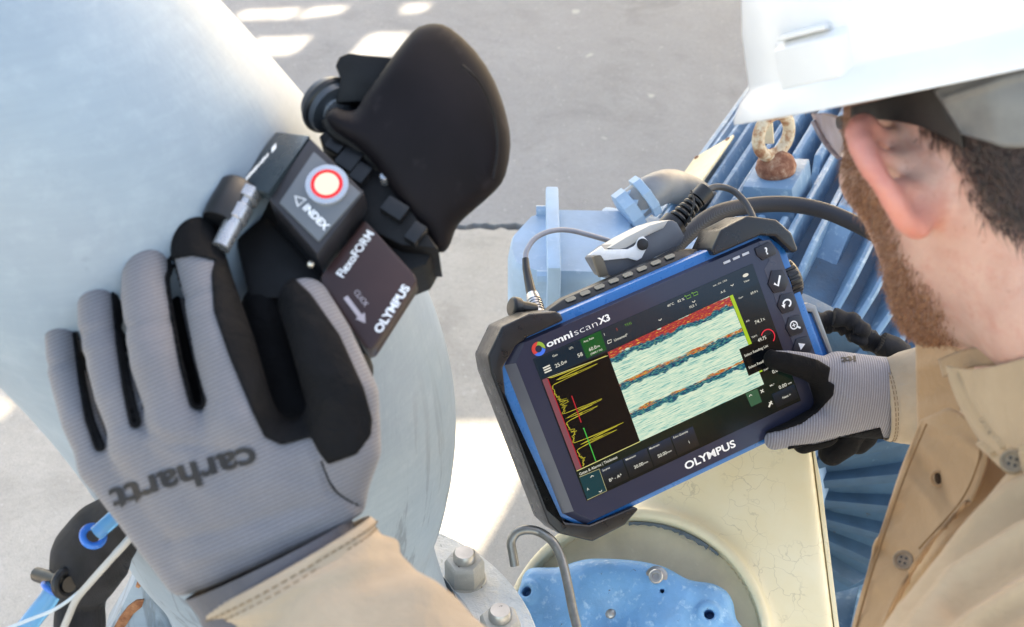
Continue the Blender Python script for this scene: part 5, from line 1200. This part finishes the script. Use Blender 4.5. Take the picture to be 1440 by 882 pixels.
Lf = [pc([(86, 446, .800, 24), (93, 520, .780, 25.5), (114, 592, .760, 27), (145, 655, .757, 29)]), pc([(136, 384, .790, 27), (140, 465, .768, 29), (165, 555, .750, 31), (194, 625, .747, 32)]),
      pc([(205, 350, .785, 31), (205, 420, .766, 34), (220, 510, .745, 36), (250, 598, .740, 36)]), pc([(273, 338, .785, 32), (290, 400, .770, 34), (314, 490, .748, 41), (340, 590, .738, 44)])]
Lt = pc([(430, 426, .770, 35), (455, 480, .752, 42), (484, 560, .740, 49), (486, 630, .742, 50), (465, 705, .748, 44)])
cutL = (np.array(P(380, 782, .745)), unit(camv(-.41, -.91, .05)*-1))
slots = [pc([(106, 470, .77, 2), (116, 540, .76, 3.2), (126, 590, .76, 4), (140, 628, .76, 4.5)]), pc([(160, 400, .77, 2), (168, 480, .77, 3), (180, 550, .76, 4.5), (190, 594, .76, 5.5)]), pc([(240, 390, .77, 5), (248, 440, .77, 6), (262, 510, .76, 7), (277, 566, .76, 8.5)])]
slots_px = [[(106, 470, 2), (116, 540, 3.2), (126, 590, 4), (140, 628, 4.5)], [(160, 400, 2), (168, 480, 3), (180, 550, 4.5), (190, 594, 5.5)], [(240, 390, 5), (248, 440, 6), (262, 510, 7.5), (277, 564, 9)]]
def slot_d(x, y):
    d = np.full(x.shape, 1e9)
    for s_ in slots_px:
        for (ax_, ay, ra), (bx, by, rb_) in zip(s_[:-1], s_[1:]):
            ex, ey = bx-ax_, by-ay; t_ = np.clip(((x-ax_)*ex+(y-ay)*ey)/(ex*ex+ey*ey), 0, 1); d = np.minimum(d, np.hypot(x-ax_-ex*t_, y-ay-ey*t_)-(ra+(rb_-ra)*t_))
    return d
def lglove(p):
    d = None
    for m_ in Lm: e = chain(p, m_); d = e if d is None else smin(d, e, .016)
    fg = np.minimum.reduce([chain(p, q) for q in Lf]); d = smin(d, fg, .006)
    d = smin(d, chain(p, Lt), .010)
    x, y, z = pxy(p)
    m = .0016*np.exp(-(line_d(x, y, [(452, 655), (462, 690), (505, 712)])/5)**2)
    for cr_, w_, a_ in (([(176, 462), (240, 452)], 7, .0009), ([(184, 482), (236, 476)], 6, -.0007), ([(112, 470), (168, 462)], 7, .0009), ([(118, 490), (166, 486)], 6, -.0006), ([(66, 515), (118, 505)], 6, .0009), ([(262, 420), (306, 408)], 6, .0009), ([(270, 442), (312, 432)], 6, -.0006),
                        ([(200, 600), (235, 622), (280, 628)], 9, .0012), ([(300, 700), (380, 680), (440, 690)], 16, -.0007), ([(240, 760), (330, 742), (420, 715)], 10, .0012), ([(260, 790), (350, 768), (450, 728)], 9, -.001), ([(430, 600), (446, 640)], 7, .0014), ([(500, 560), (512, 610)], 9, .0012)):
        m = m+a_*np.exp(-(line_d(x, y, cr_)/w_)**2)
    d = d+m
    d = smin(d, chain(p, pc([(368, 430, .796, 24), (392, 520, .788, 38), (424, 600, .770, 44)])), .010)
    d = smin(d, chain(p, pc([(250, 420, .798, 15), (266, 500, .785, 18), (280, 580, .765, 20)])), .004)
    zc = np.interp(y, [400, 480, 560, 640], [.785, .772, .757, .752])
    d = smax(d, -np.maximum(slot_d(x, y)*(.76/FPX), z-zc), .003)
    cut = 262*0+(p-np.float32(P(256, 842, .745))) @ np.float32(unit(np.cross(P(508, 724, .745)-P(256, 842, .745), cF)))
    return smax(d, LSGN*cut, .003)
LSGN = 1.0
tst = float((P(400, 600, .745)-P(256, 842, .745)) @ unit(np.cross(P(508, 724, .745)-P(256, 842, .745), cF)))
LSGN = -1.0 if tst > 0 else 1.0
padL = [(236, 300), (300, 300), (400, 380), (417, 394), (437, 413), (478, 471), (512, 546), (524, 590), (522, 612), (502, 639), (461, 654), (447, 635), (437, 615), (396, 626), (372, 615), (355, 580), (321, 499), (300, 437), (297, 385), (302, 366), (270, 360), (237, 366)]
def lpad(p):
    x, y, z = pxy(p); r1 = poly_sd(x, y, padL)*(.75/FPX); r2 = np.where((y < 640) & (x < 345), lglove(p-np.float32(cF*.0095+cR*.0080))+.0012, lglove(p-np.float32(cF*.0150))+.0035)
    return np.minimum(np.minimum(r1, r2), (slot_d(x, y)-3.0)*(.76/FPX))
lo, hi = bounds([P(40, 300, .72), P(560, 860, .72), P(40, 860, .82), P(560, 300, .82), P(300, 300, .69), P(300, 860, .69)], .004)
gl = glove('grey knit glove with black palm, spread over the pipe scanner', lglove, lo, hi, .0022, unit(camv(-.41, .91, 0)), .0021, ('#646367', '#7e7d84'), lpad, .0014)
def decal(txt, p0, p1, hpx, par, m, fn, off=.0010, bold=.03, bend=0, name='lettering'):
    v, f = text_vf(txt, 1.0, bold=bold, sub=1); w = v[:, 0].max(); u = np.array(p1, float)-np.array(p0, float); L = np.linalg.norm(u); u /= L; up = np.array((-u[1]*-1, -u[0]))  # picture y runs down
    up = np.array((u[1], -u[0]))
    q = np.array(p0)+np.outer(v[:, 0]/w*L, u)+np.outer(v[:, 1]*hpx+bend*((v[:, 0]/w-.5)**2-.25), up)
    d = march(fn, q[:, 0], q[:, 1])-off
    part(name, ([P(a, b_, c_) for (a, b_), c_ in zip(q, d)], f), m, par, world=True, smooth=False, fixn=False)
M_print = m_simple('black_print', '#1b1a1d', .7)
decal('carhartt', (357, 628), (152, 691), 36, gl, M_print, lambda p: lglove(p), .0012, .035, 14)
b = MB(); secs = []
b.tube([P(x, y, float(march(lglove, x, y)[0])+.0002) for x, y in spline([(452, 648), (466, 682), (484, 700), (507, 712)], 8)], .0007, 6); b.build('seam', M_suede, gl, world=True)
# knit cuff tucked into the sleeve
b = MB(); rings = []
for k, (x, y, d, hwd, hd) in enumerate(((378, 785, .744, 128, .033), (386, 800, .743, 124, .034), (392, 812, .742, 122, .033), (410, 850, .735, 124, .032))):
    o = P(x, y, d); a = math.radians(26); ex = cR*math.cos(a)+cU*math.sin(a)
    rings.append([o+ex*(hwd*d/FPX+.0006*(i % 2))*math.cos(th)-cF*(hd+.0006*(i % 2))*math.sin(th) for i, th in enumerate(np.linspace(0, 2*math.pi, 120, endpoint=False))])
b.ring(rings, caps=False); b.build('cuff', cloth('cuff_grey', '#4c4b50', '#5c5b62'), gl, world=True, angle=60)

# right glove, pointing at the screen
rd = 1.345
Rm_ = [pc([(1176, 535, 1.345, 34), (1245, 555, 1.375, 44)]), pc([(1185, 560, 1.345, 34), (1245, 560, 1.375, 44)]), pc([(1190, 580, 1.355, 32), (1245, 575, 1.378, 40)]), pc([(1180, 520, 1.352, 24), (1250, 535, 1.372, 30)])]
Rf = [pc([(1088, 505, 1.318, 12), (1108, 508, 1.318, 15), (1135, 514, 1.325, 18), (1162, 524, 1.338, 22), (1182, 535, 1.345, 28)]),
      pc([(1089, 619, 1.330, 14), (1112, 612, 1.330, 17), (1145, 600, 1.335, 22), (1185, 582, 1.348, 28)]),
      pc([(1200, 560, 1.372, 20), (1160, 610, 1.378, 17), (1130, 622, 1.375, 14)]), pc([(1210, 575, 1.385, 22), (1188, 622, 1.392, 19), (1170, 636, 1.392, 17)]), pc([(1222, 580, 1.395, 22), (1214, 612, 1.40, 18), (1206, 620, 1.40, 17)])]
def rglove(p):
    d = None
    for m_ in Rm_: e = chain(p, m_); d = e if d is None else smin(d, e, .012)
    d = smin(d, np.minimum.reduce([chain(p, q) for q in Rf]), .008)
    x, y, z = pxy(p)
    return d-.0008*np.exp(-(line_d(x, y, [(1168, 544), (1196, 562), (1206, 590)])/4)**2)
padR = [(1060, 480), (1092, 494), (1104, 495), (1128, 500), (1150, 506), (1168, 517), (1164, 536), (1174, 541), (1172, 556), (1150, 580), (1128, 596), (1098, 606), (1080, 609), (1060, 616), (1060, 560)]
padR2 = [(1108, 628), (1150, 624), (1190, 613), (1238, 601), (1262, 680), (1100, 680)]
def rpad(p):
    x, y, z = pxy(p); r1 = poly_sd(x, y, padR)*(1.34/FPX); r2 = rglove(p-np.float32(cF*.012))+.003
    r3_ = poly_sd(x, y, padR2)*(1.36/FPX); return np.minimum(np.minimum(r1, r3_), r2)
lo, hi = bounds([P(1065, 480, 1.29), P(1265, 480, 1.29), P(1065, 665, 1.30), P(1265, 665, 1.42), P(1065, 480, 1.42)], .004)
gr = glove('grey knit glove with black fingers, pointing at the screen', rglove, lo, hi, .0026, unit(camv(-.99, .1, 0)), .0025, ('#6a696f', '#8f8e96'), rpad, .0017)
decal('itt', (1204, 500), (1182, 503), 9, gr, M_print, rglove, .001, .04)

# ------------------------------------------------------------------ hard hat and glasses
KU = unit(camv(-.215, .975, -.12)); KF = hF-KU*(hF @ KU); KF = unit(KF); KL = np.cross(KU, KF); KO = HC+hU*.0455+hF*.004+hL*.007
hat = thing('hard_hat', 'white hard hat with short brim worn by the man', 'hard hat', frame(KO, -KL, KF))     # local: x right, y forward, z up
t = NT('white_shell'); n1 = t.noise(30, 4); M_hat = t.fin(t.ramp(n1, [(.3, hexc('#d8d8d8')), (.7, hexc('#dededd'))]), .32, 0, t.bump(t.noise(220, 2), .04, .0005), Coat_Weight=.15)
def hat_r(th, front=.0):            # base outline of the dome; th from right (0) to front (90 deg)
    a = .114; b_ = .128 if math.sin(th) > 0 else .134
    return 1/math.sqrt((math.cos(th)/a)**2+(math.sin(th)/b_)**2)
NT_ = 112; rings = []
prof = [(.0, 1.0), (.012, .995), (.03, .985), (.05, .955), (.07, .900), (.09, .81), (.105, .70), (.117, .56), (.125, .40), (.1295, .24), (.1315, .10), (.132, .01)]
sec = []
for h_, s_ in prof: sec.append([(hat_r(th)*s_*math.cos(th), hat_r(th)*s_*math.sin(th), h_+.016+(.006*max(0, math.cos(2*th))**8*(s_ < .85)*0)) for th in np.linspace(0, 2*math.pi, NT_, endpoint=False)])
def brim_r(th): 
    fr = max(0, math.sin(th)); return hat_r(th)+.007+.005*abs(math.cos(th))**2+.007*fr**2.2
def brim_z(th): return -.002-.003*max(0, math.sin(th))**2
TH = np.linspace(0, 2*math.pi, NT_, endpoint=False)
skirt = [[(hat_r(th)*1.004*math.cos(th), hat_r(th)*1.004*math.sin(th), .014) for th in TH], [((hat_r(th)*.45+brim_r(th)*.55)*math.cos(th), (hat_r(th)*.45+brim_r(th)*.55)*math.sin(th), .009+brim_z(th)*.4) for th in TH], [(brim_r(th)*math.cos(th), brim_r(th)*math.sin(th), brim_z(th)+.002) for th in TH],
         [(brim_r(th)*1.002*math.cos(th), brim_r(th)*1.002*math.sin(th), brim_z(th)-.001) for th in TH], [((brim_r(th)-.004)*math.cos(th), (brim_r(th)-.004)*math.sin(th), brim_z(th)-.0015) for th in TH]]
inner = [[(q[0]*.975, q[1]*.975, q[2]-.003) for q in r] for r in sec[::-1]]
b = MB(); b.ring(inner[:]+[skirt[4], skirt[3], skirt[2], skirt[1], skirt[0]]+sec, caps=True); b.build('shell', M_hat, hat, angle=50)
b = MB()                              # ridge over the crown
rg = []
for s_ in np.linspace(-1, 1, 25):
    a = s_*1.25; y = math.sin(a)*.130*.93; z = .016+.132*max(.05, math.cos(a))**.72
    rg.append([(-.018, y, z-.006), (-.012, y, z+.0045), (.012, y, z+.0045), (.018, y, z-.006)])
b.ring(rg); b.build('crown_ridge', M_hat, hat, bevel=.002)
def hat_pt(thd, h_, off=0): th = math.radians(thd); s_ = np.interp(h_, [q[0] for q in prof], [q[1] for q in prof]); r_ = hat_r(th)*s_+off; return np.array((r_*math.cos(th), r_*math.sin(th), h_+.016))
b = MB()                              # accessory slot at the side
th0 = 194; rr = []
for a in np.linspace(th0-14, th0+14, 9):
    e_ = 1-max(0, (abs(a-th0)-11)/3)
    rr.append([hat_pt(a, -.006, .0005), hat_pt(a, -.005, .0045*e_), hat_pt(a, .015, .0060*e_), hat_pt(a, .019, .0005), hat_pt(a, .019, -.003), hat_pt(a, -.006, -.003)])
b.ring(rr); b.build('accessory_slot', M_hat, hat, bevel=.0025, segs=3, angle=50)
b = MB(); rr = []
for a in np.linspace(th0-9, th0+9, 7): rr.append([hat_pt(a, .019, .000), hat_pt(a, .0195, .0055), hat_pt(a, .0215, .0055), hat_pt(a, .023, -.001)])
b.ring(rr); b.build('slot_rib', M_hat, hat, bevel=.0008)
# suspension: brow band and grey nape strap, both laid on the head
def on_head(grid, off): return [[(x, y, float(march(skull_sdf, x, y, .55)[0])-off) for x, y in r] for r in grid]
band = [[(1196, 150), (1235, 142), (1275, 130), (1312, 126), (1350, 186)], [(1196, 160), (1238, 156), (1283, 154), (1326, 164), (1352, 196)], [(1198, 169), (1242, 169), (1290, 177), (1332, 196), (1354, 209)]]
gb = on_head(band, .001)
part('sweatband', sheet(gb, 8, 8, .0025), m_simple('dark_band', '#1d1614', .6, 0, .2, 60), hat, world=True, angle=180)
strap = [[(1312, 128), (1350, 106), (1400, 86), (1500, 56)], [(1326, 148), (1366, 146), (1410, 140), (1500, 128)], [(1352, 190), (1390, 200), (1420, 208), (1500, 205)]]
gs = on_head(strap, .006)
t = NT('grey_strap'); M_strap = t.fin(t.ramp(t.noise(24, 4), [(.35, hexc('#3f4146')), (.65, hexc('#6d6d6c'))]), .38)
part('nape_strap', sheet(gs, 10, 10, .003, lambda x, y: -.0015*np.exp(-(line_d(x, y, [(1330, 138), (1420, 108), (1500, 90)])/5)**2)), M_strap, hat, world=True, angle=180)
gls = thing('safety_glasses', 'clear safety glasses lens showing past the cheek under the hat brim', 'glasses', P(1168, 195, .85))
lens = [[(1140, 160, .868), (1156, 160, .862), (1176, 164, .846)], [(1150, 180, .868), (1166, 184, .860), (1184, 190, .842)], [(1163, 203, .866), (1176, 206, .858), (1190, 212, .842)], [(1176, 220, .862), (1184, 221, .856), (1194, 222, .842)]]
t = NT('lens'); M_lens = t.fin(hexc('#e6d6d6'), .08, 0, None, Transmission_Weight=.6, IOR=1.3)  # pale pink colour paints the reflection on the clear lens
part('lens', sheet(lens, 8, 8, .002), M_lens, gls, world=True, angle=180)
b = MB(); b.tube(pxpath([(1143, 170, .866), (1154, 190, .866), (1166, 208, .864), (1180, 222, .860)], 6), .0016, 10); b.build('rim', m_simple('rim_grey', '#8a7f86', .3, .3), gls, world=True)
b = MB(); b.tube(pxpath([(1180, 172, .842), (1190, 172, .82), (1200, 171, .80)], 6), .0022, 10, flat=1.8); b.build('temple', M_blk, gls, world=True)
